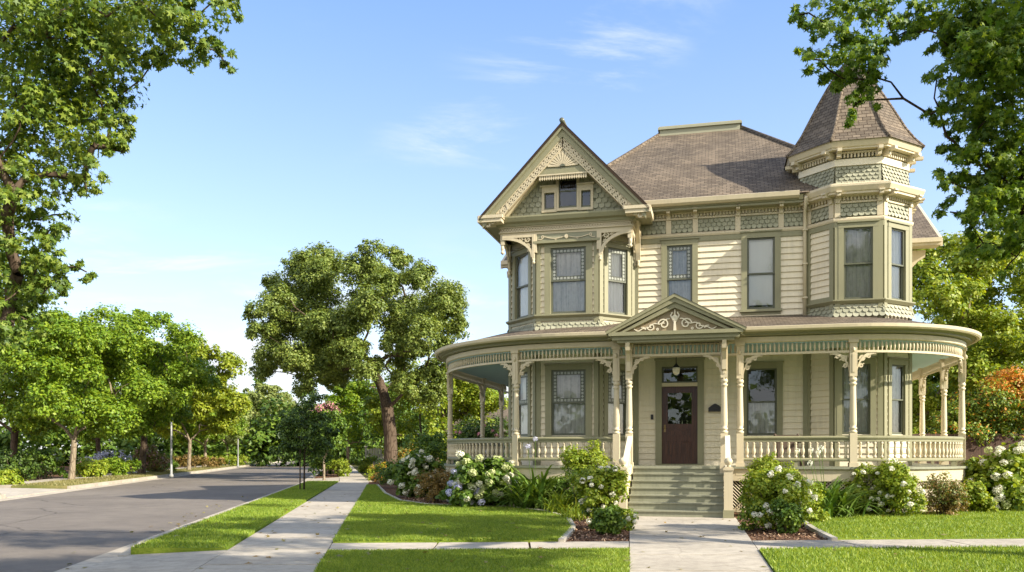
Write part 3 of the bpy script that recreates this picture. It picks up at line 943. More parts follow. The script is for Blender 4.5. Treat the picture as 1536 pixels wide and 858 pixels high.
# peak panel with sunburst
ZB = 9.14
hw = (GA - .67 - ZB) / gt
pk = MB()
pk.prism(gp, [(ga(GU - hw), ZB), (ga(GU + hw), ZB), (ga(GU), GA - .67)], -.10, -.03, 1)
pk.prism(gp, [(ga(GU - hw - .20), ZB - .13), (ga(GU + hw + .20), ZB - .13), (ga(GU + hw + .10), ZB + .0), (ga(GU - hw - .10), ZB + .0)], -.12, .0, 3)
for s in (-1, 1):
    pk.strip(gp, [(ga(GU + s * hw), ZB + .03), (ga(GU), GA - .67)], .05, -.03, .02, 0)
c = (ga(GU), ZB + .05)
for i in range(13):
    t0, t1 = PI * (i + .12) / 13, PI * (i + .88) / 13
    r0, r1 = .07, .40
    pk.prism(gp, [(c[0] + r0 * math.cos(t0), c[1] + r0 * math.sin(t0)), (c[0] + r1 * math.cos(t0), c[1] + r1 * math.sin(t0)), (c[0] + (r1 + .035) * math.cos((t0 + t1) / 2), c[1] + (r1 + .035) * math.sin((t0 + t1) / 2)), (c[0] + r1 * math.cos(t1), c[1] + r1 * math.sin(t1)), (c[0] + r0 * math.cos(t1), c[1] + r0 * math.sin(t1))], -.03, .015, 0)
pk.strip(gp, [(c[0] + .50 * math.cos(PI * i / 16), c[1] + .47 * math.sin(PI * i / 16)) for i in range(17)], .03, -.03, .02, 0)
pk.prism(gp, [(c[0] + .07 * math.cos(PI * i / 8), c[1] + .07 * math.sin(PI * i / 8)) for i in range(9)], -.03, .03, 2)
P('sunburst_panel', pk, ['trim', 'scale', 'sash', 'sage'])
# drop dentils under the peak
dd = MB()
n = 21
for i in range(n):
    a = ga(GU - hw - .10 + (2 * hw + .20) * i / (n - 1))
    dd.fbox(gp, a - .022, a + .022, ZB - .25, ZB - .13, -.07, -.01)
    dd.prism(gp, [(a - .03, ZB - .25), (a, ZB - .30), (a + .03, ZB - .25)], -.06, .01)
dd.fbox(gp, ga(GU - hw - .20), ga(GU + hw + .20), ZB - .17, ZB - .135, -.08, .012)
P('drop_dentils', dd, ['trim'])
# recessed gable wall
gv = 3.03
gw = Fr((-9, gv), (9, gv))
WX = [(ga(-3.36), ga(-2.86), 8.22, 9.05), (ga(-3.76), ga(-3.48), 8.2, 8.62), (ga(-2.74), ga(-2.48), 8.2, 8.62)]
fw = MB()
def ins(a, z):
    u = a - 9
    if z > gz(u, .35): return False
    return not any(o[0] - .08 < a < o[1] + .08 and o[2] - .1 < z < o[3] + .08 for o in WX)
fish(fw, gw, ga(GU - 2.0), ga(GU + 2.0), 7.98, 9.6, w=.17, h=.14, inside=ins)
zs = [(a, b, z0, z1) for a, b, z0, z1 in WX]
def tri_wall(mb):
    # triangular backing split round the three openings
    xs = sorted({ga(GU - 2.05), ga(GU + 2.05), ga(GU)} | {q for o in WX for q in o[:2]})
    for x0, x1 in zip(xs, xs[1:]):
        m = (x0 + x1) / 2
        op = [o for o in WX if o[0] < m < o[1]]
        t0, t1 = gz(x0 - 9, .1), gz(x1 - 9, .1)
        lo = 7.9
        if op:
            mb.prism(gw, [(x0, lo), (x1, lo), (x1, op[0][2]), (x0, op[0][2])], -.06, 0, 1)
            lo = op[0][3]
        mb.prism(gw, [(x0, lo), (x1, lo), (x1, t1), (x0, t0)], -.06, 0, 1)
tri_wall(fw)
P('gable_wall', fw, ['scale', 'gap'])
for i, (a, b, z0, z1) in enumerate(WX):
    mb = MB()
    t = .075 if i == 0 else .07
    mb.fbox(gw, a - t, a, z0 - .06, z1 + .002, -.03, .05); mb.fbox(gw, b, b + t, z0 - .06, z1 + .002, -.03, .05)
    mb.fbox(gw, a - t, b + t, z1, z1 + (.16 if i else .06), -.03, .052)
    if i:
        mb.fbox(gw, a - t - .05, b + t + .03, z1 + .16, z1 + .20, -.03, .09)
    mb.fbox(gw, a - t, b + t, z0 - .12, z0 - .05, -.03, .075)
    q = [(a - .03, z0 - .03), (b + .03, z0 - .03), (b + .03, z1 + .03), (a - .03, z1 + .03)]
    f = [gw.pt(x, z, -.07) for x, z in q] + [gw.pt(x, z, -.5) for x, z in q]
    mb.add(f, [(4, 5, 6, 7), (0, 1, 5, 4), (1, 2, 6, 5), (2, 3, 7, 6), (3, 0, 4, 7)], 1)
    w = P('attic_window', mb, ['trim', 'dark'])
    sb = MB()
    k = .028
    sb.fbox(gw, a, a + k, z0, z1, -.05, -.02); sb.fbox(gw, b - k, b, z0, z1, -.05, -.02)
    sb.fbox(gw, a, b, z0 - .05, z0 + k, -.05, -.021); sb.fbox(gw, a, b, z1 - k, z1, -.05, -.021)
    if i == 0:
        zm = (z0 + z1) / 2 + .02
        sb.fbox(gw, a, b, zm - .02, zm + .02, -.05, -.022)
        for j in range(5): sb.ring(gw, (a + .06 + j * (b - a - .12) / 4, z1 - .075), .025, .042, -.05, -.025, 8)
    P('sash', sb, ['sash'], w)
    gb = MB(); gb.add([gw.pt(a, z0, -.04), gw.pt(b, z0, -.04), gw.pt(b, z1, -.04), gw.pt(a, z1, -.04)], [(0, 1, 2, 3)])
    P('pane', gb, ['glass'], w)
# soffit under the rakes, between the front frame and the wall
so = MB()
for s in (-1, 1):
    u0, u1 = 0.05, GH - .62
    so.add([(GU + s * u0, 2.6, gz(GU + u0, .66)), (GU + s * u1, 2.6, gz(GU + u1, .66)), (GU + s * u1, 3.04, gz(GU + u1, .66)), (GU + s * u0, 3.04, gz(GU + u0, .66))], [(0, 1, 2, 3)])
    so.add([(GU + s * u1, 2.6, gz(GU + u1, .66)), (GU + s * u1, 2.6, 8.0), (GU + s * u1, 3.04, 8.0), (GU + s * u1, 3.04, gz(GU + u1, .66))], [(0, 1, 2, 3)])
P('rake_soffit', so, ['trim'])
# gable base: sill cornice, returns, side eaves
gb = MB()
BL, BR = -4.98, -1.38                     # box of the overhanging gable
gb.sweep([(BL, 9.0), (BL, 3.0), (BR, 3.0), (BR, 4.2)], [(0, 7.72), (.10, 7.74), (.12, 7.80), (.20, 7.84), (.24, 7.94), (.24, 7.98), (0, 8.02)], m=0)
for s in (-1, 1):
    e = GU + s * GH
    i = GU + s * (GH - .62)
    lo, hi = min(e, i), max(e, i)
    gb.box(lo - .0, hi + .0, 2.52, 3.1, 7.80, 7.90, 1); gb.box(lo - .03, hi + .03, 2.49, 3.1, 7.90, 7.985, 1)
    # eave fascia and gutter along the side
    x = e + s * .05
    gb.box(min(e, x), max(e, x), 2.50, 3.45 if s > 0 else 9.0, 7.80, 7.97, 1)
    x2 = e - s * .45
    gb.box(min(e, x2), max(e, x2), 3.1, 3.9 if s > 0 else 9.0, 7.82, 7.86, 0)
P('gable_cornice', gb, ['sage', 'trim'])
# frieze of the gable box
gf = MB()
GF = Fr((BL, 3.0), (BR, 3.0)); GL = Fr((BL, 6.0), (BL, 3.0)); GR = Fr((BR, 3.0), (BR, 4.0))
for F, ops in ((GF, 1), (GL, 0), (GR, 0)):
    gf.fbox(F, 0, F.L, 7.60, 7.72, -.12, .02, 3)                # dark red ground of the interlace
    k = int(F.L / .075)
    for i in range(k):
        a0, a1 = i * F.L / k, (i + 1) * F.L / k
        gf.strip(F, [(a0, 7.61), ((a0 + a1) / 2, 7.66), (a1, 7.71)], .022, .02, .045, 0)
        gf.strip(F, [(a0, 7.71), ((a0 + a1) / 2, 7.66), (a1, 7.61)], .022, .02, .043, 0)
    gf.fbox(F, -.02, F.L + .02, 7.715, 7.745, -.1, .07, 0); gf.fbox(F, -.02, F.L + .02, 7.575, 7.605, -.1, .07, 0)
    gf.fbox(F, 0, F.L, 7.50, 7.578, -.12, .025, 1)
gf.fbox(GF, ga(-4.0) - ga(BL), ga(-2.28) - ga(BL), 7.30, 7.50, -.1, .012, 2)
gf.fbox(GF, ga(-4.06) - ga(BL), ga(-2.22) - ga(BL), 7.24, 7.305, -.12, .06, 4)
for u in (-4.03, -2.25):
    a = u - BL
    gf.fbox(GF, a - .06, a + .06, 7.0, 7.50, -.10, .045, 1)
for F, x in ((GF, 0), (GF, GF.L - .10), (GL, GL.L - .10), (GR, 0)):
    gf.fbox(F, x + .003, x + .097, 7.26, 7.51, -.10, .028, 1)
# soffit under the corners
gf.box(BL, BR, 3.0, 3.95, 7.50, 7.515, 4)
# garland
gm = (ga(-4.0) - ga(BL) + ga(-2.28) - ga(BL)) / 2
for s in (-1, 1):
    q = [(gm + s * (.06 + .55 * i / 16), 7.40 - .05 * math.sin(PI * i / 16 * 1.0) + .02 * (i / 16)) for i in range(17)]
    gf.strip(GF, q, .022, .01, .035, 1)
    gf.ring(GF, (gm + s * .66, 7.415), .02, .045, .01, .035, 10, 1)
    gf.strip(GF, [(gm + s * .66, 7.37), (gm + s * .72, 7.34), (gm + s * .78, 7.35)], .02, .01, .035, 1)
    gf.ring(GF, (gm + s * .30, 7.345), .012, .03, .01, .032, 8, 1)
gf.ring(GF, (gm, 7.40), .0, .055, .01, .05, 10, 1)
gf.strip(GF, [(gm, 7.46), (gm, 7.33)], .04, .01, .04, 1)
P('gable_box_frieze', gf, ['trim', 'trim', 'scale', 'red', 'sage'])
# arched fretwork spandrels at the gable box corners, with drop pendants
def spandrel(F, a0, dirn, z1, w, h, name='fretwork_spandrel', parent=None):
    """From a leg at a0 the arch springs away in direction dirn."""
    mb = MB()
    A = lambda x: a0 + dirn * x
    arcp = [(A(.03 + (w - .03) * (1 - math.cos(PI / 2 * i / 12))), z1 - h + (h - .07) * math.sin(PI / 2 * i / 12)) for i in range(13)]
    mb.strip(F, arcp, .075, -.03, .03)
    mb.strip(F, [(A(.0), z1), (A(0.0), z1 - h - .06)], .07, -.035, .035)
    mb.strip(F, [(A(.0), z1 - .035), (A(w), z1 - .035)], .07, -.033, .033)
    for k, (x, z, r) in enumerate(((.15, .13, .075), (.30, .11, .055), (.13, .30, .055), (.42, .10, .035), (.12, .43, .03))):
        x *= w / .75; z *= h / .62; r *= min(w / .75, h / .62)
        mb.ring(F, (A(x), z1 - z), r * .62, r, -.02, .02, 12)
        mb.strip(F, [(A(x - r * 1.5), z1 - z - r * .4), (A(x + r * .2), z1 - z + r * 1.3)], .018, -.015, .015)
        mb.strip(F, [(A(x - r), z1 - z + r), (A(x + r), z1 - z - r)], .016, -.016, .016)
    p = F.pt(A(0), z1 - h - .20, 0)
    mb.lathe(p, [(.012, 0), (.045, .035), (.05, .06), (.03, .09), (.045, .12), (.045, .15)], 10)
    return P(name, mb, ['trim'], parent)
SF = Fr((BL, 2.98), (BR, 2.98))
spandrel(SF, -2.22 - BL, 1, 7.50, .84, .62)
spandrel(SF, -4.06 - BL, -1, 7.50, .88, .62)
spandrel(Fr((BR, 2.98), (BR, 4.0)), .98, -1, 7.50, .90, .62)
spandrel(Fr((BL, 4.2), (BL, 2.98)), .25, 1, 7.50, .9, .7)
for u in (BL + .03, BR - .03):
    pe = MB()
    pe.lathe((u, 3.03, 7.0), [(.012, 0), (.05, .04), (.055, .07), (.03, .10), (.05, .14), (.05, .27)], 10)
    P('drop_pendant', pe, ['trim'])
# large scrolled wall bracket right of the gable
BRK = Fr((-1.28, 2.95), (-1.28, 4.0))
br = MB()
br.prism(BRK, [(1.05, 6.82), (.95, 6.84), (.90, 7.05), (.86, 7.3), (.70, 7.55), (.45, 7.72), (.30, 7.78), (.28, 8.02), (1.05, 8.02)], -.06, .06)
br.ring(BRK, (.62, 7.83), .05, .12, .06, .085, 12)
br.ring(BRK, (.88, 7.58), .03, .08, .06, .085, 12)
br.lathe((-1.28, 3.90, 6.66), [(.015, 0), (.05, .05), (.03, .09), (.05, .13), (.05, .18)], 8)
P('scrolled_bracket', br, ['trim'])

# ------------------------------------------------------------------ porch
pf = MB()
edge = offset_path(PORCH, .16)
inner = [(6.7, 14.5), (-5.8, 14.5)]
pf.slab(edge + inner, FLOOR - .055, FLOOR, 0)
P('porch_floor', pf, ['floor'])
pk2 = MB()
pk2.sweep(PORCH, [(.02, .80), (.10, .80), (.10, 1.06), (.13, 1.09), (.13, FLOOR - .057), (.02, FLOOR - .057)], m=0)
pk2.sweep(PORCH, [(.02, .02), (.09, .02), (.09, .10), (.02, .10)], m=0)
P('porch_skirt', pk2, ['trim'])
LTS = [MB(), MB()]
LP = Pth(offset_path(PORCH, .05))
tot = LP.s[-1]
d = 3.0
while d < tot - 3.0:
    (p, t) = LP.at(d)
    if not (-1.45 < p[0] < 1.25 and p[1] < 2.3):
        for s in (-1, 1):
            q0 = LP.at(d)[0]; q1 = LP.at(d + s * .70)[0]
            n = (t[1] * .006 * s, -t[0] * .006 * s)
            w = .016
            LTS[0 if p[0] < -.1 else 1].tube([(q0[0] + n[0], q0[1] + n[1], .10), ((q0[0] + q1[0]) / 2 + n[0], (q0[1] + q1[1]) / 2 + n[1], .45), (q1[0] + n[0], q1[1] + n[1], .80)], .013, 4, cap=False)
    d += .085
for lt in LTS: P('lattice_skirt', lt, ['trim'])
pb = MB()
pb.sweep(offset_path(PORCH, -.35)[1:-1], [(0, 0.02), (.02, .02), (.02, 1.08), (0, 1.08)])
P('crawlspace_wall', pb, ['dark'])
# ceiling
pc = MB()
pc.slab(offset_path(PORCH, .04) + inner, 4.205, 4.22)
P('porch_ceiling', pc, ['ceil'])
# roof
rf = MB()
RP = [(0.62, 4.58)] + [(0.62 - t * 3.0, 4.58 + t * .66) for t in (.33, .66, 1.0)]
rp = MB()
Q = Pth(PORCH)
offs = [offset_path(PORCH, o) for o, z in ((.36, 0), (-.9, 0), (-2.3, 0))]
zs_ = (4.575, 4.575 + 1.28 * .265, 4.575 + 2.68 * .265)
me_v, me_f, uvs = [], [], []
for i in range(len(PORCH)):
    for k in range(3):
        me_v.append((offs[k][i][0], offs[k][i][1], zs_[k]))
for i in range(len(PORCH) - 1):
    for k in range(2):
        me_f.append((i * 3 + k, (i + 1) * 3 + k, (i + 1) * 3 + k + 1, i * 3 + k + 1))
        for (ii, kk) in ((i, k), (i + 1, k), (i + 1, k + 1), (i, k + 1)):
            uvs.append((Q.s[ii] * 1.06, (0, 1.375, 2.81)[kk]))
me = bpy.data.meshes.new('porch_roof')
me.from_pydata(me_v, [], me_f)
uvl = me.uv_layers.new(name='UVMap')
for i, q in enumerate(uvs): uvl.data[i].uv = q
me.materials.append(M['roof'])
link_mesh('porch_roof', me, house)
pcn = MB()
pcn.sweep(PORCH, [(-.02, 4.372), (.22, 4.40), (.22, 4.44), (.26, 4.45), (.32, 4.50), (.345, 4.51), (.345, 4.57), (-.02, 4.62)], m=0)
P('porch_cornice', pcn, ['sage'])
pg = MB()
pg.sweep(PORCH, [(.347, 4.47), (.41, 4.47), (.445, 4.505), (.455, 4.575), (.435, 4.585), (.347, 4.585)], m=0)
P('porch_gutter', pg, ['trim'])
pbm = MB()
pbm.sweep(PORCH, [(-.08, 4.225), (.07, 4.225), (.10, 4.25), (.10, 4.37), (-.08, 4.37)], m=0)
pbm.sweep(PORCH, [(-.045, 3.93), (.045, 3.93), (.045, 3.985), (-.045, 3.985)], m=0)
P('porch_beam', pbm, ['trim'])
sp = MB()
d = 1.0
while d < PP.s[-1] - 1.0:
    p, t = PP.at(d)
    sp.lathe((p[0], p[1], 3.985), [(.022, 0), (.014, .03), (.028, .09), (.028, .15), (.014, .21), (.022, .24)], 6)
    d += .105
P('spindle_frieze', sp, ['trim'])
# turned posts
def turned_post(name, p, t, z0=FLOOR, z1=4.24, parent=None):
    mb = MB()
    F = Fr((p[0] - t[0], p[1] - t[1]), (p[0] + t[0], p[1] + t[1]))
    a = F.L / 2
    s = .085
    mb.fbox(F, a - s, a + s, z0, 1.98, -s, s)
    mb.fbox(F, a - s - .02, a + s + .02, z0 - .22, z0 + .10, -s - .02, s + .02)
    mb.lathe((p[0], p[1], 1.98), [(.085, 0), (.095, .02), (.095, .05), (.07, .06), (.07, .085), (.092, .10), (.092, .13), (.07, .14), (.082, .20), (.085, .3), (.066, 1.12), (.064, 1.16), (.088, 1.18), (.088, 1.21), (.066, 1.22), (.066, 1.25), (.09, 1.27), (.09, 1.32), (.07, 1.34), (.085, 1.37)], 14)
    mb.fbox(F, a - s, a + s, 3.35, z1, -s, s)
    mb.fbox(F, a - .03, a + .03, 3.45, 3.9, s, s + .015)
    mb.lathe(F.pt(a, 4.0, s + .01), [(.012, -.06), (.035, -.03), (.035, .03), (.012, .06)], 8)
    mb.fbox(F, a - s - .03, a + s + .03, z1 - .07, z1 + .01, -s - .03, s + .03)
    return P(name, mb, ['trim'], parent)
def porch_bracket(d0, sgn, w=.50, h=.54):
    """Follows the porch path from a post at arc length d0."""
    mb = MB()
    segs = 10
    for j in range(segs):
        t0, t1 = PI / 2 * j / segs, PI / 2 * (j + 1) / segs
        q = []
        for t in (t0, t1):
            x = .085 + (w - .085) * (1 - math.cos(t)); z = 3.93 - h + h * math.sin(t) * .93
            q.append((x, z))
        for (x0, z0), (x1, z1) in (((q[0]), (q[1])),):
            pa, ta = PP.at(d0 + sgn * x0); pb_, tb_ = PP.at(d0 + sgn * x1)
            th = .065
            vs = []
            for (p, t, z) in ((pa, ta, z0), (pb_, tb_, z1)):
                n = (t[1], -t[0])
                for zz, nn in ((z, -.03), (z, .03), (min(z + th * 1.2, 3.93), .03), (min(z + th * 1.2, 3.93), -.03)):
                    vs.append((p[0] + n[0] * nn, p[1] + n[1] * nn, zz))
            mb.add(vs, [(0, 1, 5, 4), (1, 2, 6, 5), (2, 3, 7, 6), (3, 0, 4, 7)])
    for x, z, r in ((.18, .13, .075), (.33, .085, .05), (.15, .31, .055)):
        p, t = PP.at(d0 + sgn * (x + .03))
        F = Fr((p[0] - t[0], p[1] - t[1]), (p[0] + t[0], p[1] + t[1]))
        mb.ring(F, (1, 3.93 - z), r * .4, r, -.02, .02, 12)
        mb.strip(F, [(1 - r * 1.4, 3.93 - z - r * .6), (1 + r * 1.4, 3.93 - z + r * .9)], .02, -.018, .018)
    p, t = PP.at(d0 + sgn * (w + .02))
    mb.lathe((p[0], p[1], 3.88), [(.01, 0), (.03, .02), (.02, .05)], 8)
    P('porch_bracket', mb, ['trim'])
post_uv = [(-7.45, 12.8), (-7.45, 9.97), (-7.38, 5.8), (-4.40, 2.38), (-1.68, 2.1), (1.41, 2.1), (4.06, 2.12), (7.10, 4.5), (7.25, 7.0), (7.25, 9.7), (7.25, 12.4)]
post_d = [PP.near(q) for q in post_uv]
for d in post_d:
    p, t = PP.at(d)
    turned_post('porch_post', p, t)
for i, d in enumerate(post_d):
    if i > 0 and i not in (5,): porch_bracket(d, -1)
    if i < len(post_d) - 1 and i not in (4,): porch_bracket(d, 1)
# balustrades
back_b = MB()
def balustrade(d0, d1, front=True):
    mb = MB()
    pa = PP.sub(d0 + .085, d1 - .085)
    mb.sweep(pa, [(-.055, 1.83), (.055, 1.83), (.07, 1.86), (.07, 1.885), (.03, 1.91), (-.03, 1.91), (-.07, 1.885), (-.07, 1.86)])
    mb.sweep(pa, [(-.04, 1.77), (.04, 1.77), (.04, 1.828), (-.04, 1.828)])
    mb.sweep(pa, [(-.05, 1.29), (.05, 1.29), (.065, 1.31), (.065, 1.345), (.03, 1.37), (-.03, 1.37), (-.065, 1.345), (-.065, 1.31)])
    k = max(1, int((d1 - d0) / 1.4))
    for i in range(k):
        p, t = PP.at(d0 + (d1 - d0) * (i + .5) / k)
        mb.box(p[0] - .04, p[0] + .04, p[1] - .04, p[1] + .04, FLOOR, 1.29)
    o = P('balustrade', mb, ['sage'])
    n = int((d1 - d0 - .17) / .165)
    prof = [(.038, 0), (.038, .05), (.024, .06), (.03, .08), (.047, .15), (.044, .20), (.024, .27), (.034, .30), (.024, .325), (.038, .345), (.038, .40)]
    sh = None
    for i in range(n):
        p, t = PP.at(d0 + .085 + (d1 - d0 - .17) * (i + .5) / n)
        if front:
            if sh is None:
                q = MB(); q.lathe((0, 0, 0), prof, 8)
                b = P('baluster', q, ['trim'], o); sh = b.data
            else:
                b = link_mesh('baluster', sh, o)
            b.location = (p[0], p[1], 1.37)
        else:
            back_b.lathe((p[0], p[1], 1.37), prof, 6)
for i in range(len(post_d) - 1):
    if i == 4: continue
    balustrade(post_d[i], post_d[i + 1], i in (2, 3, 5, 6))
P('baluster', back_b, ['trim'], kind='stuff')

# entry portico: two posts, pediment
PU0, PU1 = -1.32, 1.02
for u in (PU0, PU1):
    turned_post('portico_post', (u, 1.78), (1, 0))
FP = Fr((-5, 1.78), (5, 1.78))
eb = MB()
eb.fbox(FP, PU0 + 5.09, PU1 + 4.91, 3.93, 3.985, -.045, .045)
eb.fbox(FP, PU0 + 4.85, PU1 + 5.15, 4.24, 4.40, -.09, .09)
for i in range(21):
    u = PU0 + .13 + (PU1 - PU0 - .26) * i / 20
    eb.lathe((u, 1.78, 3.985), [(.022, 0), (.014, .03), (.028, .09), (.028, .15), (.014, .21), (.022, .255)], 6)
P('portico_frieze', eb, ['trim'])
for u, s in ((PU0, 1), (PU1, -1)):
    mb = MB()
    A = lambda x: u + 5 + s * x
    mb.strip(FP, [(A(.085 + .40 * (1 - math.cos(PI / 2 * i / 10))), 3.50 + .41 * math.sin(PI / 2 * i / 10)) for i in range(11)], .055, -.03, .03)
    for x, z, r in ((.20, .12, .065), (.33, .075, .04), (.15, .27, .04)):
        mb.ring(FP, (A(x), 3.93 - z), r * .4, r, -.02, .02, 12)
        mb.strip(FP, [(A(x - r * 1.4), 3.93 - z - r * .6), (A(x + r * 1.4), 3.93 - z + r * .9)], .02, -.018, .018)
    mb.lathe(FP.pt(A(.50), 3.88, 0), [(.01, 0), (.03, .02), (.02, .05)], 8)
    P('portico_bracket', mb, ['trim'])
    # forward carved console under the pediment
    mb = MB()
    G = Fr((u, 1.2), (u, 1.78))
    mb.prism(G, [(.49, 3.52), (.44, 3.56), (.42, 3.8), (.30, 3.98), (.16, 4.05), (.12, 4.24), (.49, 4.24)], -.05, .05)
    mb.ring(G, (.33, 4.11), .03, .07, .05, .07, 10); mb.ring(G, (.33, 4.11), .03, .07, -.07, -.05, 10)
    P('carved_console', mb, ['trim'])
PA, PZ0, PZ1 = UC - .02, 4.44, 5.36
hwid = 1.62
pv = 1.22
pt = MB()
FG = Fr((-5, pv + .12), (5, pv + .12))
ax = PA + 5
sl = (PZ1 - PZ0) / hwid
pt.fbox(FG, ax - hwid + .08, ax + hwid - .08, PZ0 - .14, PZ0 - .04, -.5, .05, 0)      # base cornice
pt.fbox(FG, ax - hwid, ax + hwid, PZ0 - .04, PZ0 + .05, -.5, .12, 0)
pt.fbox(FG, ax - hwid + .2, ax + hwid - .2, PZ0 - .20, PZ0 - .14, -.5, .0, 0)
pt.prism(FG, [(ax - hwid + .15, PZ0 + .05), (ax + hwid - .15, PZ0 + .05), (ax, PZ1 - .10)], -.2, -.05, 1)
for s in (-1, 1):
    for (d0, d1, n1, m) in ((-.03, .05, .14, 0), (.05, .17, .10, 0), (.17, .30, .05, 0)):
        q = [(ax, PZ1 - d0), (ax + s * (hwid + .06), PZ0 - d0 + .05), (ax + s * (hwid + .06 - max(0, (d1 - .05)) / sl * 1.0), PZ0 + .05 if d1 > .05 else PZ0), (ax, PZ1 - d1)]
        pt.prism(FG, q if s < 0 else q[::-1], -.2, n1, m)
P('pediment', pt, ['sage', 'red'])
ps = MB()
def spiral(c, r, turns, t0, sgn, k=26):
    return [(c[0] + (r * (1 - i / k * .88)) * math.cos(t0 + sgn * 2 * PI * turns * i / k), c[1] + (r * (1 - i / k * .88)) * math.sin(t0 + sgn * 2 * PI * turns * i / k)) for i in range(k + 1)]
zc = PZ0 + .08
for s in (-1, 1):
    ps.strip(FG, spiral((ax + s * .27, zc + .15), .14, 1.4, PI / 2 - s * PI / 2, s), .03, -.05, -.01)
    ps.strip(FG, spiral((ax + s * .58, zc + .10), .10, 1.3, PI / 2 - s * PI / 2, -s), .026, -.05, -.012)
    ps.strip(FG, [(ax + s * (.12 + .7 * i / 14), zc + .28 - .22 * (i / 14) ** .8 + .03 * math.sin(i)) for i in range(15)], .024, -.05, -.014)
    ps.strip(FG, [(ax + s * (.7 + .3 * i / 8), zc + .03 + .03 * math.sin(i * .9)) for i in range(9)], .024, -.05, -.014)
    ps.strip(FG, [(ax + s * .02, zc + .2), (ax + s * .10, zc + .36), (ax + s * .06, zc + .44)], .035, -.05, -.012)
    ps.ring(FG, (ax + s * .42, zc + .03), .01, .035, -.05, -.015, 8)
ps.strip(FG, [(ax, zc - .02), (ax, zc + .5)], lambda t: .07 - .05 * t, -.05, 0)
ps.ring(FG, (ax, zc + .30), 0.02, .07, -.05, .005, 10)
P('pediment_scrollwork', ps, ['pale'])
pr = MB()
for s in (-1, 1):
    e = (PA + s * (hwid + .08))
    pr.add([(PA, pv - .03, PZ1 + .035), (e, pv - .03, PZ0 + .03 + .04), (e, 4.0, PZ0 + .07), (PA, 4.0, PZ1 + .035)], [(0, 1, 2, 3)])
P('pediment_roof', pr, ['roof'], uvroof=True)

# steps
S0, S1 = -1.19, 1.0
for i in range(6):
    mb = MB()
    z = .165 * (i + 1)
    v0 = .29 * i
    mb.box(S0, S1, v0, 1.9, z - .165 + .004 * 0, z - .032, 1)
    mb.box(S0 - .01, S1 + .01, v0 - .03, v0 + .32, z - .032, z, 0)
    P('step', mb, ['floor', 'floor'])
mb = MB(); mb.box(S0, S1, 1.74, 1.95, .99, FLOOR - .056); mb.box(S0 - .2, S1 + .2, 1.70, 2.0, FLOOR - .054, FLOOR + .003)
P('top_riser', mb, ['floor'])
for u, s in ((S0 - .10, -1), (S1 + .10, 1)):
    mb = MB()
    G = Fr((u, 0), (u, 2))
    mb.prism(G, [(.05, .05), (.05, .28), (1.78, 1.16), (1.78, .05)], -.05, .05, 0)
    P('stringer', mb, ['trim'])
    mb = MB()
    mb.prism(G, [(.10, 1.00), (.10, 1.10), (1.72, 1.93), (1.72, 1.83)], -.06, .06)
    mb.prism(G, [(.10, .33), (.10, .40), (1.72, 1.22), (1.72, 1.15)], -.045, .045)
    h = P('stair_handrail', mb, ['pale'])
    for i in range(8):
        v = .22 + i * .19
        b = MB(); zb = .40 + (v - .1) * .506; zt = 1.0 + (v - .1) * .512
        k = (zt - zb) / .5
        b.lathe((u, v, zb), [(.028, 0), (.028, .06 * k), (.018, .08 * k), (.033, .19 * k), (.018, .33 * k), (.028, .42 * k), (.028, .52 * k)], 8)
        P('baluster', b, ['trim'], h)
    mb = MB()
    mb.box(u - .10, u + .10, -.13, .07, .20, 1.10, 0)
    mb.box(u - .12, u + .12, -.15, .09, .0, .20, 1)
    mb.box(u - .12, u + .12, -.15, .09, 1.10, 1.15, 0); mb.box(u - .09, u + .09, -.12, .06, 1.15, 1.18, 0)
    n_ = P('newel_post', mb, ['trim', 'sage'])
    mb = MB(); mb.lathe((u, -.03, 1.18), [(.05, 0), (.035, .02), (.075, .06), (.095, .11), (.09, .15), (.06, .19), (.01, .21)], 14)
    P('ball_finial', mb, ['trim'], n_)

# front door
a0, a1 = DOOR[0], DOOR[1]
F = fMN
mb = MB()
mb.fbox(F, a0 - .17, a0, FLOOR, 3.9, -.14, .06); mb.fbox(F, a1, a1 + .17, FLOOR, 3.9, -.14, .06)
mb.fbox(F, a0 - .17, a1 + .17, 3.88, 4.05, -.14, .062); mb.fbox(F, a0 - .2, a1 + .2, 4.05, 4.10, -.02, .10)
mb.fbox(F, a0, a1, 3.33, 3.43, -.14, .04, 1); mb.fbox(F, a0 - .02, a1 + .02, FLOOR, FLOOR + .035, -.14, .05, 0)
q = [(a0 - .02, FLOOR), (a1 + .02, FLOOR), (a1 + .02, 3.95), (a0 - .02, 3.95)]
f = [F.pt(x, z, -.142) for x, z in q] + [F.pt(x, z, -.8) for x, z in q]
mb.add(f, [(4, 5, 6, 7), (0, 1, 5, 4), (1, 2, 6, 5), (2, 3, 7, 6), (3, 0, 4, 7)], 2)
P('door_frame', mb, ['sage', 'trim', 'dark'])
mb = MB()
z0, z1 = FLOOR + .04, 3.325
mb.fbox(F, a0 + .002, a0 + .16, z0, z1, -.10, -.05); mb.fbox(F, a1 - .16, a1 - .002, z0, z1, -.10, -.05)
for (b0, b1) in ((z0, z0 + .2), (z0 + .62, z0 + .74), (z0 + .96, z0 + 1.10), (z1 - .17, z1)):
    mb.fbox(F, a0 + .16, a1 - .16, b0, b1, -.10, -.051)
ac = (a0 + a1) / 2
mb.fbox(F, ac - .05, ac + .05, z0 + .2, z0 + .62, -.10, -.052)
for x0, x1, b0, b1 in ((a0 + .16, ac - .05, z0 + .2, z0 + .62), (ac + .05, a1 - .16, z0 + .2, z0 + .62), (a0 + .16, a1 - .16, z0 + .74, z0 + .96)):
    mb.fbox(F, x0, x1, b0, b1, -.09, -.078); mb.fbox(F, x0 + .05, x1 - .05, b0 + .05, b1 - .05, -.078, -.058)
dr = P('front_door', mb, ['door'])
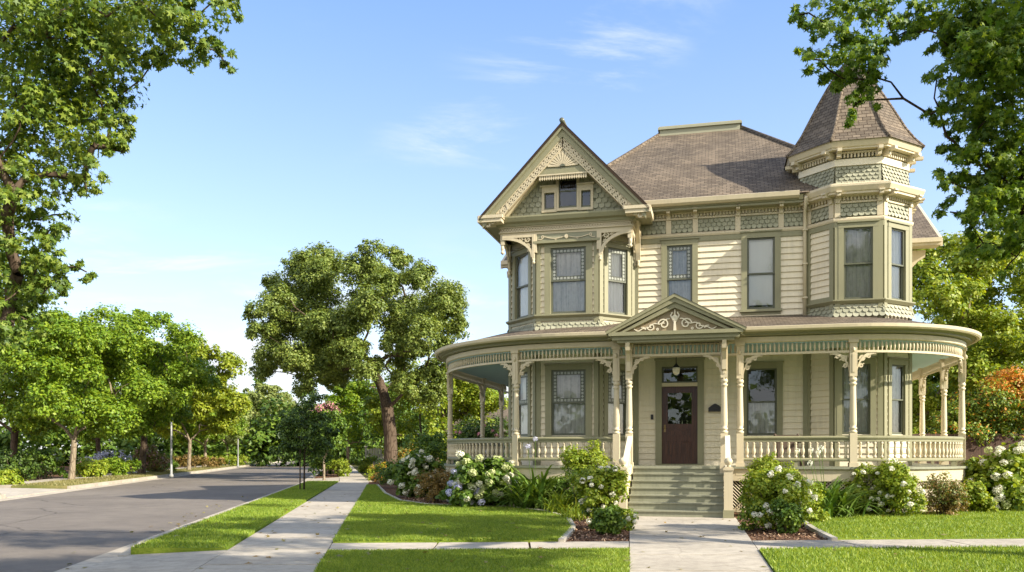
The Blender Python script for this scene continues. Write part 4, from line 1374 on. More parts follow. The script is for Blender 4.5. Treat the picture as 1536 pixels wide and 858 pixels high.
mb = MB(); mb.add([F.pt(a0 + .16, z0 + 1.10, -.075), F.pt(a1 - .16, z0 + 1.10, -.075), F.pt(a1 - .16, z1 - .17, -.075), F.pt(a0 + .16, z1 - .17, -.075)], [(0, 1, 2, 3)])
P('door_pane', mb, ['glass'], dr)
mb = MB(); mb.lathe(F.pt(a0 + .08, z0 + 1.0, -.02), [(.0, -.03), (.03, -.015), (.033, 0), (.03, .015), (.0, .03)], 10); mb.fbox(F, a0 + .055, a0 + .105, z0 + .88, z0 + 1.08, -.05, -.04)
P('door_knob', mb, ['brass'], dr)
mb = MB(); mb.fbox(F, a0, a0 + .05, 3.43, 3.88, -.10, -.05); mb.fbox(F, a1 - .05, a1, 3.43, 3.88, -.10, -.05); mb.fbox(F, a0 + .05, a1 - .05, 3.43, 3.48, -.10, -.05); mb.fbox(F, a0 + .05, a1 - .05, 3.83, 3.88, -.10, -.05)
tr = P('transom_window', mb, ['sash'])
mb = MB(); mb.add([F.pt(a0 + .05, 3.48, -.075), F.pt(a1 - .05, 3.48, -.075), F.pt(a1 - .05, 3.83, -.075), F.pt(a0 + .05, 3.83, -.075)], [(0, 1, 2, 3)])
P('pane', mb, ['glass'], tr)
mb = MB(); mb.fbox(F, a0 - .30, a0 - .23, 2.42, 2.56, .02, .06); mb.lathe(F.pt(a0 - .265, 2.50, .065), [(.0, -.02), (.02, 0), (.0, .02)], 8)
P('doorbell', mb, ['black'])

# pendant lamp, letterbox: hung on the house but things of their own
def to_world(u, v, z):
    c, s = math.cos(-TH), math.sin(-TH)
    return (HX + u * c - v * s, HY + u * s + v * c, z)
lp = empty('porch_lamp', to_world(UC - .05, 2.75, 3.55), -TH)
mark(lp, 'small bell shaped pendant lamp hanging from porch ceiling before the front door', 'lamp')
mb = MB(); mb.tube([(0, 0, .26), (0, 0, .65)], .012, 6); mb.lathe((0, 0, .62), [(.06, 0), (.06, .03)], 10); P('hanging_rod', mb, ['black'], lp)
mb = MB(); mb.lathe((0, 0, .18), [(.10, 0), (.08, .03), (.035, .08), (.02, .11)], 12); P('lamp_cap', mb, ['black'], lp)
mb = MB(); mb.lathe((0, 0, -.02), [(.02, 0), (.075, .04), (.095, .10), (.10, .16), (.095, .2)], 14); P('lamp_shade', mb, ['lampglass'], lp)
mbx = empty('mailbox', to_world(.80, WV - .03, 2.62), -TH)
mark(mbx, 'small dark mailbox with curved top on the cream siding beside the front door', 'mailbox')
mb = MB(); B = Fr((-.2, 0), (.2, 0))
mb.prism(B, [(.02, 0), (.38, 0), (.38, .10), (.30, .14), (.22, .19), (.18, .19), (.10, .14), (.02, .10)], .0, .12); P('box_body', mb, ['black'], mbx)
mb = MB(); mb.prism(B, [(.01, .09), (.39, .09), (.30, .16), (.22, .21), (.18, .21), (.10, .16)], .12, .145); P('box_lid', mb, ['black'], mbx)
# wicker armchair on the porch
ch = empty('porch_armchair', to_world(2.65, 3.15, FLOOR), -TH + R(8))
mark(ch, 'brown wicker armchair on the porch under the window right of the door', 'chair')
mb = MB(); mb.box(-.27, .27, -.26, .26, .36, .43); P('seat', mb, ['stake'], ch)
mb = MB(); mb.slab([(-.30, .22), (.30, .22), (.30, .30), (-.30, .30)], .40, .80); mb.lathe((-.29, .26, .78), [(.03, 0), (.045, .03), (.0, .07)], 8); mb.lathe((.29, .26, .78), [(.03, 0), (.045, .03), (.0, .07)], 8); P('backrest', mb, ['stake'], ch)
for s in (-1, 1):
    mb = MB(); mb.box(s * .30 - .045, s * .30 + .045, -.28, .24, .60, .65); mb.box(s * .30 - .03, s * .30 + .03, -.27, -.21, .0, .60); P('arm', mb, ['stake'], ch)
    for y in (-.22, .24):
        mb = MB(); mb.tube([(s * .25, y, 0), (s * .25, y, .37)], .025, 8); P('leg', mb, ['stake'], ch)
# ------------------------------------------------------------------ camera model and ground points
FPX, HOR, CAMZ = 1280.0, 679.0, 1.5
def g(px, py):                      # ground point seen at a photo pixel
    d = FPX * CAMZ / (py - HOR)
    return ((px - 768) / FPX * d, d)
def at(px, d):                      # ground point under a photo column at depth d
    return ((px - 768) / FPX * d, d)
def zat(py, d):
    return (HOR - py) * d / FPX + CAMZ

def xr(y): return -5.64 - .15 * (y - 10.73) if y < 46 else -5.64 - .15 * 35.27 - .20 * (y - 46)
def xl(y): return -17.7 - .19 * (y - 29.5)
def sl(y): return -4.35 - .147 * (y - 13.15) if y < 44 else -4.35 - .147 * 30.85 - .205 * (y - 44)
def sr(y): return sl(y) + 1.52
YS = [2, 6, 10, 14, 18, 22, 26, 30, 34, 38, 42, 46, 50, 56, 64, 74, 86, 100, 120, 150, 190]

def st(o, kind='structure'):
    o['kind'] = kind
    return o
mb = MB(); mb.slab([(-420, -60), (420, -60), (420, 620), (-420, 620)], -.6, -.17)
st(mb.build('ground', 'earth'))
mb = MB()
for a, b in zip(YS, YS[1:]):
    mb.add([(xl(a), a, -.12), (xr(a), a, -.12), (xr(b), b, -.12), (xl(b), b, -.12)], [(0, 1, 2, 3)])
st(mb.build('road', 'asphalt'))
def rib(mb, fa, fb, ys, z0, z1, m=0, gap=None):
    for a, b in zip(ys, ys[1:]):
        b2 = b - gap if gap else b
        mb.slab([(fa(a), a), (fb(a), a), (fb(b2), b2), (fa(b2), b2)], z0, z1, m)
def dense(y0, y1, st_): 
    n = max(1, round((y1 - y0) / st_)); return [y0 + (y1 - y0) * i / n for i in range(n + 1)]
# kerbs and gutter pans
mb = MB()
rib(mb, lambda y: xr(y) + .0, lambda y: xr(y) + .16, dense(14.2, 41.5, 3.0), -.3, .035, 0, .012)
mb.slab([(xr(12.9), 12.9), (xr(12.9) + .16, 12.9), (xr(14.2) + .16, 14.19), (xr(14.2), 14.19)], -.3, [-.055, -.055, .035, .035])
rib(mb, lambda y: xr(y) + .0, lambda y: xr(y) + .16, dense(53.5, 150, 6.0), -.3, .035, 0, .012)
rib(mb, lambda y: xr(y) - .42, lambda y: xr(y) - .001, dense(3, 150, 3.0), -.3, -.105, 0, .012)
rib(mb, lambda y: xr(y) + .001, lambda y: xr(y) + .16, dense(2, 12.85, 3.0), -.3, -.06, 0, .012)
rib(mb, lambda y: xr(y) + .001, lambda y: xr(y) + .16, dense(41.6, 53.4, 3.0), -.3, -.06, 0, .012)
def lk(y): return 'x'
segsL = [(4, 30), (37, 150)]
for a, b in segsL:
    rib(mb, lambda y: xl(y) - .16, lambda y: xl(y), dense(a, b, 4.0), -.3, .05, 0, .012)
rib(mb, lambda y: xl(y) + .001, lambda y: xl(y) + .45, dense(4, 150, 4.0), -.3, -.106, 0, .012)
rib(mb, lambda y: xl(y) - .16, lambda y: xl(y) - .001, dense(30.05, 36.95, 3.5), -.3, -.07, 0, .012)
st(mb.build('kerb', 'concrete'))
# left side: driveway apron, verge, far pavement
mb = MB()
mb.slab([(xl(30) - .165, 30.1), (xl(36.9) - .165, 36.9), (xl(36.9) - 9, 36.9), (xl(30) - 9, 30.1)], -.3, [-.07, -.07, .10, .10])
st(mb.build('driveway', 'concrete'))
mb = MB()
rib(mb, lambda y: xl(y) - 1.9, lambda y: xl(y) - .165, dense(4, 30, 4), -.3, .06)
rib(mb, lambda y: xl(y) - 2.6, lambda y: xl(y) - .165, dense(37, 150, 6), -.3, .07)
st(mb.build('grass_verge', 'verge'))
mb = MB()
rib(mb, lambda y: xl(y) - 3.4, lambda y: xl(y) - 1.905, dense(4, 30, 1.6), -.3, .075, 0, .012)
rib(mb, lambda y: xl(y) - 4.1, lambda y: xl(y) - 2.605, dense(37, 150, 1.6), -.3, .085, 0, .012)
st(mb.build('far_pavement', 'concrete'))
mb = MB()
rib(mb, lambda y: xl(y) - 40, lambda y: xl(y) - 4.11, dense(37, 150, 8), -.3, .05)
rib(mb, lambda y: xl(y) - 40, lambda y: xl(y) - 3.41, dense(4, 30, 8), -.3, .05)
st(mb.build('garden_ground', 'mulch'))
# near side pavement
mb = MB()
ys = [4.0 + 1.83 * i for i in range(75)]
rib(mb, sl, sr, ys, -.3, .02, 0, .05)
st(mb.build('sidewalk', 'concrete'))
mb = MB()
for a, b in ((2.2, 4.9), (4.914, 7.6), (7.614, 10.3), (10.314, 13.0)):
    mb.slab([(xr(a) + .165, a), (sl(a) - .014, a), (sl(b) - .014, b), (xr(b) + .165, b)], -.3, [-.055, .018, .018, -.055])
st(mb.build('kerb_ramp', 'concrete'))
mb = MB()
mb.slab([(xr(43.5) + .165, 43.5), (sl(43.5) - .014, 43.5), (sl(51.5) - .014, 51.5), (xr(51.5) + .165, 51.5)], -.3, [-.055, .018, .018, -.055])
mb.slab([(sr(45) + .014, 45.2), (sr(45) + 8, 46.6), (sr(50) + 8, 51.2), (sr(50) + .014, 49.8)], -.3, .02)
st(mb.build('neighbour_driveway', 'concrete'))
# front walk to the steps, and the cross walk
A0, A1 = (1.48, 10.73), (2.62, 19.0)
B0, B1 = (3.27, 10.73), (4.98, 18.9)
def lerp(a, b, t): return (a[0] + (b[0] - a[0]) * t, a[1] + (b[1] - a[1]) * t)
mb = MB()
ts = [-.8, -.6, -.40, -.2, 0.0, .2, .4, .6, .8, 1.0]
for t0, t1 in zip(ts, ts[1:]):
    t1 -= .0058
    mb.slab([lerp(A0, A1, t0), lerp(B0, B1, t0), lerp(B0, B1, t1), lerp(A0, A1, t1)], -.3, .022)
s0 = to_world(-1.45, .10, 0); s1 = to_world(1.25, .10, 0)
mb.slab([lerp(A0, A1, 1.0), lerp(B0, B1, 1.0), (s1[0], s1[1]), (s0[0], s0[1])], -.3, .022)
st(mb.build('front_walk', 'concrete'))
CT = lambda x: 13.95 + .062 * (x + 2.95)            # far edge of the cross walk
CB = lambda x: CT(x) - 1.42
def wx(side, y):
    a, b = (A0, A1) if side < 0 else (B0, B1)
    return a[0] + (b[0] - a[0]) * (y - a[1]) / (b[1] - a[1])
mb = MB()
def cross(x0, x1, n, e0=0, e1=0):
    for i in range(n):
        a, b = x0 + (x1 - x0) * i / n, x0 + (x1 - x0) * (i + 1) / n - .035
        q = [(a, CB(a)), (b, CB(b)), (b, CT(b)), (a, CT(a))]
        if i == 0 and e0: q[0] = (e0(q[0][1]), q[0][1]); q[3] = (e0(q[3][1]), q[3][1])
        if i == n - 1 and e1: q[1] = (e1(q[1][1]), q[1][1]); q[2] = (e1(q[2][1]), q[2][1])
        mb.slab(q, -.3, .021)
cross(-2.7, 1.8, 3, lambda y: sr(y) + .014, lambda y: wx(-1, y) - .012)
cross(3.7, 22, 10, lambda y: wx(1, y) + .012)
st(mb.build('cross_walk', 'concrete'))

# planting beds (one mulch sheet below everything) and lawns laid on it
mb = MB()
mb.slab([(sr(13) + .02, 14.0), (26, 15), (26, 44), (sr(44) + .02, 44)], -.3, .005)
st(mb.build('mulch_bed', 'mulch'))
edgeL = [g(842, 815), g(855, 802), g(860, 794), g(852, 780), g(820, 770), g(765, 763), g(700, 761), g(640, 759), g(600, 753), g(578, 742), g(566, 729)]
lawnL = [(sr(13.95) + .02, CT(sr(13.95)) + .015)] + [(x, CT(x) + .015) for x in (-1.5, 0.0)] + [(edgeL[0][0], CT(edgeL[0][0]) + .015)] + edgeL[1:] + [(sr(y) + .02, y) for y in (38.4, 34, 30, 26, 22, 18)]
edgeR = [g(1252, 813), g(1222, 798), g(1206, 787), g(1218, 779), g(1250, 772), g(1320, 767), g(1400, 763), g(1470, 759), g(1536, 753), g(1640, 748)]
lawnR = [(edgeR[0][0], CT(edgeR[0][0]) + .015), (9, CT(9) + .015), (22, CT(22) + .015), (24, 21.5)] + edgeR[::-1][:-1]
frontL = [(sr(3), 3.0), (sr(12.4) + .02, CB(sr(12.4)) - .015), (wx(-1, CB(1.6)) - .015, CB(1.6) - .015), (wx(-1, 3) - .015, 3)]
frontR = [(wx(1, 3) + .015, 3), (wx(1, CB(3.6)) + .015, CB(3.6) - .015), (9, CB(9) - .015), (22, CB(22) - .015), (22, 3)]
parkway = [(xr(13.1) + .165, 13.05)] + [(sl(13.1) - .02, 13.05)] + [(sl(y) - .02, y) for y in (18, 24, 30, 36, 41, 43.2)] + [(xr(y) + .165, y) for y in (43.2, 38, 34, 30, 26, 22, 18)]
parkfar = [(xr(51.6) + .165, 51.6), (sl(51.6) - .02, 51.6)] + [(sl(y) - .02, y) for y in (70, 90, 120, 150)] + [(xr(y) + .165, y) for y in (150, 120, 90, 70)]
LZ = .045
def sheet(name, poly, z, mat, base=-.25):
    mb = MB(); mb.slab(poly, base, z); return st(mb.build(name, mat))
sheet('lawn', lawnL, LZ, 'lawn'); sheet('lawn', lawnR, LZ, 'lawn'); sheet('lawn', frontL, LZ, 'lawn'); sheet('lawn', frontR, LZ, 'lawn')
sheet('parkway_lawn', parkway, LZ, 'lawn'); sheet('parkway_bed', parkfar, .02, 'mulch')
sheet('neighbour_ground', [(sr(51.6) + .02, 51.6), (40, 52), (40, 150), (sr(150), 150)], .01, 'earth')
mb = MB(); mb.sweep([edgeL[0]] + edgeL[1:], [(-.05, -.1), (.05, -.1), (.05, .075), (-.05, .075)])
mark(mb.build('lawn_edging', 'edging'), 'curved pale edging round the left front lawn beside the hydrangeas', 'edging')
mb = MB(); mb.sweep(edgeR, [(-.05, -.1), (.05, -.1), (.05, .075), (-.05, .075)])
mark(mb.build('lawn_edging', 'edging'), 'curved pale edging round the right front lawn below the tower side bed', 'edging')

# grass blades
rng = np.random.default_rng(11)
def in_poly(P_, poly):
    x, y = P_[:, 0], P_[:, 1]
    inside = np.zeros(len(P_), bool)
    n = len(poly)
    for i in range(n):
        x0, y0 = poly[i]; x1, y1 = poly[(i + 1) % n]
        c = ((y0 > y) != (y1 > y)) & (x < (x1 - x0) * (y - y0) / ((y1 - y0) or 1e-9) + x0)
        inside ^= c
    return inside
def scatter(poly, n, ymin=None, ymax=None):
    p = np.array(poly)
    lo, hi = p.min(0), p.max(0)
    if ymin is not None: lo[1] = max(lo[1], ymin)
    if ymax is not None: hi[1] = min(hi[1], ymax)
    out = []
    got = 0
    while got < n:
        q = lo + rng.random((n * 2, 2)) * (hi - lo)
        q = q[in_poly(q, poly)]
        out.append(q); got += len(q)
    return np.concatenate(out)[:n]
def blades(name, polys, mat, h=.042, w=.008, z=LZ):
    ps = np.concatenate([scatter(p, n, a, b) for p, n, a, b in polys])
    n = len(ps)
    t = rng.random(n) * 2 * np.pi
    d = np.stack([np.cos(t), np.sin(t)], 1)
    hh = h * (.55 + .8 * rng.random(n)); lean = rng.normal(0, .5, (n, 2)) * hh[:, None]
    ww = w * (.7 + .7 * rng.random(n))
    v = np.zeros((n, 3, 3))
    v[:, 0, :2] = ps - d * ww[:, None]; v[:, 1, :2] = ps + d * ww[:, None]
    v[:, :2, 2] = z - .005
    v[:, 2, :2] = ps + lean; v[:, 2, 2] = z + hh
    me = fast_mesh(name, v.reshape(-1, 3), np.arange(n * 3).reshape(-1, 3), mat)
    return st(link_mesh(name, me), 'stuff')
blades('grass', [(lawnL, 110000, None, 20), (lawnL, 40000, 20, 40), (lawnR, 110000, None, None), (frontL, 80000, 9.8, None), (frontR, 90000, 9.8, None), (parkway, 60000, None, None)], 'grass_blade')
vg = [(xl(y) - 2.6, y) for y in (37, 60, 90)] + [(xl(y) - .17, y) for y in (90, 60, 37)]
blades('grass', [(vg, 14000, None, None)], 'dry_blade', .07, .02, .07)
# mulch chips near the camera
def chips(polys):
    ps = np.concatenate([scatter(p, n, None, None) for p, n in polys])
    n = len(ps)
    t = rng.random(n) * 6.28
    L = .012 + .03 * rng.random(n); W = .005 + .010 * rng.random(n)
    ax = np.stack([np.cos(t), np.sin(t), rng.normal(0, .35, n)], 1); bx = np.stack([-np.sin(t), np.cos(t), rng.normal(0, .35, n)], 1)
    c = np.concatenate([ps, .018 + .02 * rng.random((n, 1))], 1)
    v = np.stack([c - ax * L[:, None] - bx * W[:, None], c + ax * L[:, None] - bx * W[:, None], c + ax * L[:, None] + bx * W[:, None], c - ax * L[:, None] + bx * W[:, None]], 1)
    f = np.array([[0, 1, 2], [0, 2, 3]])[None] + (np.arange(n) * 4)[:, None, None]
    st(link_mesh('mulch_chips', fast_mesh('mulch_chips', v.reshape(-1, 3), f.reshape(-1, 3), 'chip')), 'stuff')
bedL = [(edgeL[0][0], CT(0.8) + .03)] + edgeL[1:9] + [g(620, 740), g(780, 745), g(940, 760), (wx(-1, 18.8) - .03, 18.8), (wx(-1, 14.3) - .03, 14.3)]
bedR = [(edgeR[0][0], CT(5.8) + .03)] + edgeR[1:9] + [g(1536, 735), g(1300, 745), g(1130, 765), (wx(1, 18.6) + .03, 18.6), (wx(1, 14.5) + .03, 14.5)]
chips([(bedL, 9000), (bedR, 9000)])

# ------------------------------------------------------------------ foliage builders
SHAPES = {}
def _oval():
    v = np.array([(0, 0, 0), (.30, .45, .05), (0, 1, -.06), (-.30, .45, .05)]); return v, np.array([(0, 1, 2), (0, 2, 3)])
def _broad():
    v = np.array([(0, 0, 0), (.42, .35, .08), (.30, .8, 0), (0, 1, -.1), (-.30, .8, 0), (-.42, .35, .08), (0, .5, -.03)])
    return v, np.array([(0, 1, 6), (1, 2, 6), (2, 3, 6), (3, 4, 6), (4, 5, 6), (5, 0, 6)])
def _star():
    a = [(-60, .14), (-22, .55), (8, .30), (36, .85), (66, .42), (90, 1.0), (114, .42), (144, .85), (172, .30), (202, .55), (240, .14)]
    v = [(0, .12, .05)] + [(r * math.cos(R(t)), r * math.sin(R(t)) + .1, -.14 * r * r) for t, r in a]
    return np.array(v), np.array([(0, i, i + 1) for i in range(1, len(a))])
SHAPES['oval'], SHAPES['broad'], SHAPES['star'] = _oval(), _broad(), _star()
def unit(v):
    return v / np.maximum(np.linalg.norm(v, axis=1, keepdims=True), 1e-9)
def leaf_arrays(pos, nrm, size, shape, droop=.25, rg=None):
    rg = rg or rng
    v0, f0 = SHAPES[shape]
    n = len(pos)
    y = rg.normal(size=(n, 3)); y[:, 2] -= droop
    y = y - nrm * (y * nrm).sum(1, keepdims=True); y = unit(y)
    x = np.cross(y, nrm)
    V = pos[:, None, :] + size[:, None, None] * (v0[None, :, 0:1] * x[:, None, :] + v0[None, :, 1:2] * y[:, None, :] + v0[None, :, 2:3] * nrm[:, None, :])
    Fc = f0[None] + (np.arange(n) * len(v0))[:, None, None]
    return V.reshape(-1, 3), Fc.reshape(-1, 3)
def clump_points(lobes, n, rg, sub=.42, per=None, flat=.7, shell=.35, up=.55, spray=1.0):
    """leaf positions and normals: each lobe breaks into sub-clumps, so outlines stay ragged and gaps stay open"""
    L = np.array(lobes, float)
    if L.shape[1] == 4: L = np.concatenate([L, L[:, 3:4], L[:, 3:4] * .85], 1)
    w = L[:, 3] * L[:, 4]; w = w / w.sum()
    pos, nor, subs = [], [], []
    for (x, y, z, rx, ry, rz), wi in zip(L, w):
        m = max(8, int(n * wi))
        k = max(3, int(m / (per or 70)))
        d = unit(rg.normal(size=(k, 3)) + np.array([0, 0, .25]))
        rad = shell + (1 - shell) * rg.random(k) ** .6
        c = d * rad[:, None] * np.array([rx, ry, rz])
        sr_ = sub * (.6 + .7 * rg.random(k))
        idx = rg.integers(0, k, m)
        o = rg.normal(size=(m, 3)); ol = np.linalg.norm(o, axis=1, keepdims=True)
        o = o / np.maximum(ol, 1e-9) * (rg.random((m, 1)) ** .5)
        o[:, 2] *= flat
        o *= (sr_[idx] * min(rx, ry))[:, None] * spray
        p = c[idx] + o
        nn = unit(o) * .55 + unit(p) * .35 + rg.normal(size=(m, 3)) * .35 + np.array([0, 0, up])
        pos.append(p + np.array([x, y, z])); nor.append(unit(nn)); subs.append(c + np.array([x, y, z]))
    return np.concatenate(pos), np.concatenate(nor), np.concatenate(subs)
def skeleton(mb, base, fork, targets, r0, rg, bend=.25, sides=6, tip=.010, lean=None, limb=.62):
    nodes = [Vector(base)]
    par = [-1]
    k = 5
    for i in range(1, k + 1):
        t = i / k
        p = Vector(base).lerp(Vector(fork), t)
        if lean: p += Vector(lean) * math.sin(PI * t)
        nodes.append(p); par.append(len(nodes) - 2)
    tr = len(nodes) - 1
    tg = sorted([Vector(t) for t in targets], key=lambda q: (q - nodes[tr]).length)
    for q in tg:
        best, bi = 1e9, tr
        for i in range(tr, len(nodes)):
            nd = nodes[i]
            c = (q - nd).length + .35 * (nd - nodes[tr]).length
            if (q - nodes[tr]).length < (nd - nodes[tr]).length: c += 3
            if c < best: best, bi = c, i
        a = nodes[bi]; L = (q - a).length
        n = max(2, min(6, int(L / .7)))
        prev = bi
        j = Vector(rg.normal(size=3)) * L * .08
        for i in range(1, n + 1):
            t = i / n
            p = a.lerp(q, t) + j * math.sin(PI * t) + Vector((0, 0, bend * L * .35 * math.sin(PI * t)))
            nodes.append(p); par.append(prev); prev = len(nodes) - 1
    cnt = [0] * len(nodes)
    ch = [0] * len(nodes)
    for i in range(1, len(nodes)): ch[par[i]] += 1
    for i in range(len(nodes) - 1, 0, -1):
        if ch[i] == 0: cnt[i] = 1
        cnt[par[i]] += cnt[i]
    tot = max(cnt[tr], 1)
    rad = [max(tip, r0 * .80 * (c / tot) ** limb) for c in cnt]
    for i in range(tr + 1): rad[i] = r0 * (1.0 - .10 * i / tr)
    rad[0] = r0 * 1.35; rad[1] = max(rad[1], r0 * 1.03)
    for i in range(1, len(nodes)):
        p = par[i]
        rp = min(rad[p], rad[i] * 1.5) if i > tr else rad[p]
        if i == tr: mb.lathe(tuple(nodes[i]), [(r0 * .3, -r0 * .75), (r0 * .72, -r0 * .45), (r0 * .88, 0), (r0 * .72, r0 * .45), (r0 * .3, r0 * .75)], 10)
        mb.tube([tuple(nodes[p]), tuple(nodes[i])], [rp, rad[i]], sides if rad[i] > .03 else 4, cap=False)
def tree(name, label, loc, lobes, n, lsize, leaf, barkm, trunk_r, fork, shape='oval', group=None, seed=1, ntarget=2, base=(0, 0, -.1), lean=None, cat='tree', extra=None, limb=.62, **kw):
    rg = np.random.default_rng(seed)
    root = mark(empty(name, loc), label, cat, group)
    pos, nor, subs = clump_points(lobes, n, rg, **kw)
    sz = lsize * (.65 + .7 * rg.random(len(pos)))
    V, Fc = leaf_arrays(pos, nor, sz, shape, rg=rg)
    mats = [leaf]; mi = None
    if extra:
        mats = [leaf] + [e[0] for e in extra]
        s = np.zeros(len(pos), int)
        for k, (mname, frac, fn) in enumerate(extra):
            s[(rg.random(len(pos)) < frac) & fn(pos)] = k + 1
        mi = np.repeat(s, len(SHAPES[shape][1]))
    link_mesh('crown', fast_mesh('crown', V, Fc, mats, mi), root)
    mb = MB()
    tg = [l[:3] for l in lobes] + [tuple(subs[i]) for i in rg.choice(len(subs), min(len(subs), ntarget * len(lobes)), replace=False)]
    skeleton(mb, base, fork, tg, trunk_r, rg, lean=lean, limb=limb)
    mb.build('trunk', barkm, root)
    return root
def rel(loc, items, d0=None):
    """lobes listed as (px, py, depth offset, radius m) -> local metres"""
    out = []
    for px, py, dd, r in items:
        d = loc[1] + dd
        out.append(((px - 768) / FPX * d - loc[0], dd, zat(py, d) - loc[2], r))
    return out
# ------------------------------------------------------------------ trees
# big oak beyond the house, right of the pavement
OD = 52.0
ol = at(584, OD) + (0.0,)
zl = [(330, 110, 60), (240, 130, 55), (160, 190, 42), (100, 285, 42), (115, 350, 40), (200, 230, 66), (320, 215, 75), (485, 85, 42), (560, 100, 42), (450, 150, 62), (560, 185, 58), (660, 170, 55), (735, 230, 58), (785, 340, 45), (700, 320, 72), (600, 280, 66), (480, 265, 72), (380, 330, 70), (260, 335, 80), (150, 420, 62), (120, 490, 45), (225, 440, 55), (340, 440, 55), (440, 420, 45), (620, 420, 52), (740, 400, 48), (690, 490, 45), (560, 400, 42), (400, 500, 36), (250, 520, 30), (600, 520, 40), (650, 560, 40)]
r5 = random.Random(5)
items = []
for x, y, r in zl:
    items.append((340 + .443 * x, 340 + .443 * y, r5.uniform(-3.6, 3.6), r * .443 / 1280 * OD))
    items.append((340 + .443 * x + r5.uniform(-16, 16), 340 + .443 * y + r5.uniform(-6, 18), r5.uniform(-4.5, 4.5), r * .36 / 1280 * OD))
for i in range(30):
    a_ = r5.uniform(0, 6.28); q_ = math.sqrt(r5.random())
    items.append((540 + 140 * q_ * math.cos(a_), 475 + 88 * q_ * math.sin(a_), r5.uniform(-3.8, 3.8), r5.uniform(.7, 1.2)))
for x_, y_ in ((440, 540), (470, 560), (415, 520), (500, 570), (640, 560), (670, 540), (610, 580), (455, 585), (520, 545), (655, 590)):
    items.append((x_, y_, r5.uniform(-3, 3), .75))
tree('oak_tree', 'large spreading oak with a thick trunk beside the pavement left of the house', ol, rel(ol, items), 220000, .155, 'oak_leaf', 'bark', .42,
     (at(580, OD)[0] - ol[0], 0.2, zat(612, OD)), 'oval', seed=3, ntarget=4, sub=.48, per=80, shell=.2, lean=(.15, 0, 0), up=.5)

# foreground trees (trunks stand outside the frame, boughs reach in)
def bough_items(lst, sc=1.0):
    return [(x, y, d, r * sc) for x, y, d, r in lst]
LL = (-9.5, 10.6, 0)
li = [(20, 40, -.4, .75), (90, 30, .3, .8), (160, 25, -.2, .7), (60, 110, .6, .8), (130, 95, 0, .7), (200, 60, .5, .55), (235, 25, -.3, .5), (265, 70, .2, .42), (300, 20, 0, .42), (320, 75, .3, .26), (340, 98, .2, .17), (225, 100, .1, .25), (345, 12, .2, .22),
      (30, 190, -.2, .7), (100, 170, .5, .6), (150, 150, .2, .45), (165, 190, .2, .26), (195, 182, .2, .15), (140, 220, -.1, .38), (185, 228, .1, .20), (60, 250, .4, .55), (115, 265, .1, .33), (130, 288, .1, .17), (20, 290, 0, .55), (60, 330, .5, .4), (80, 338, .2, .18),
      (15, 370, .3, .5), (60, 385, .1, .38), (100, 400, .2, .28), (130, 408, .2, .17), (20, 430, .4, .45), (65, 440, .2, .3), (10, 490, .3, .45), (40, 480, .3, .28), (85, 425, .3, .2)]
lob = rel(LL, li)
r8 = random.Random(8)
for i in range(22):
    t = r8.uniform(0, 6.28); q = r8.uniform(1.0, 4.2)
    x, y = math.cos(t) * q, math.sin(t) * q
    if x > 1.6: x = -x
    lob.append((x, y, r8.uniform(3.6, 10.5), r8.uniform(.6, 1.0)))
tree('sweetgum_tree', 'tall tree with star shaped leaves whose boughs hang in at the upper left', LL, lob, 66000, .06, 'sweetgum_leaf', 'bark', .26, (.1, 0, 3.4), 'star', seed=4, ntarget=2, limb=.85, sub=.34, per=26, flat=.6, up=.3, shell=.25)

RL = (9.4, 10.9, 0)
ri = [(1200, 22, .2, .22), (1235, 35, .1, .35), (1205, 90, .1, .2), (1230, 90, 0, .3), (1270, 20, .3, .45), (1285, 75, 0, .42), (1265, 118, .1, .28), (1300, 120, .1, .32), (1285, 155, 0, .20), (1270, 175, 0, .16), (1310, 95, .2, .26), (1330, 20, .2, .40), (1345, 55, .3, .2), (1375, 50, .1, .22), (1390, 15, .3, .32), (1305, 150, .1, .17),
      (1440, 25, 0, .5), (1500, 30, .4, .75), (1430, 75, .2, .3), (1405, 120, .1, .22), (1470, 100, -.2, .5), (1520, 130, .3, .7), (1440, 140, .3, .3), (1410, 165, .1, .20), (1395, 172, .1, .16), (1480, 180, 0, .42), (1420, 205, .2, .22), (1440, 225, .2, .24), (1530, 230, .2, .6), (1480, 245, -.1, .38), (1410, 272, .1, .22), (1440, 280, .1, .28), (1490, 300, .1, .42), (1535, 320, 0, .5), (1425, 318, .2, .22), (1455, 335, .1, .25), (1490, 365, .1, .28), (1525, 385, .1, .3), (1465, 372, .1, .16), (1505, 408, .2, .14)]
q9 = random.Random(19)
ri += [(x + q9.uniform(-22, 22), y + q9.uniform(-18, 18), d + q9.uniform(-.5, .8), r * q9.uniform(.7, 1.0)) for x, y, d, r in ri if x > 1425 and y < 370] + [(1500, 60, .2, .6), (1520, 180, .3, .6), (1510, 270, .2, .5), (1470, 60, .2, .45)]
lob = rel(RL, ri)
r9 = random.Random(9)
for i in range(26):
    t = r9.uniform(0, 6.28); q = r9.uniform(.8, 3.6)
    x, y = math.cos(t) * q, math.sin(t) * q
    if x < -1.8: x = -x
    lob.append((x, y, r9.uniform(4.2, 10.5), r9.uniform(.6, 1.0)))
for i in range(48):
    t = r9.uniform(0, 6.28); q = math.sqrt(r9.random()) * 3.3
    lob.append((-2.3 + math.cos(t) * q, -6.3 + math.sin(t) * q, r9.uniform(5.0, 11.0), r9.uniform(.75, 1.15)))
tree('maple_tree', 'dark maple whose boughs hang in at the upper right before the tower', RL, lob, 190000, .062, 'maple_leaf', 'darkbark', .27, (0, 0, 3.6), 'star', seed=6, ntarget=2, limb=.85, sub=.34, per=26, flat=.6, up=.3, shell=.25)

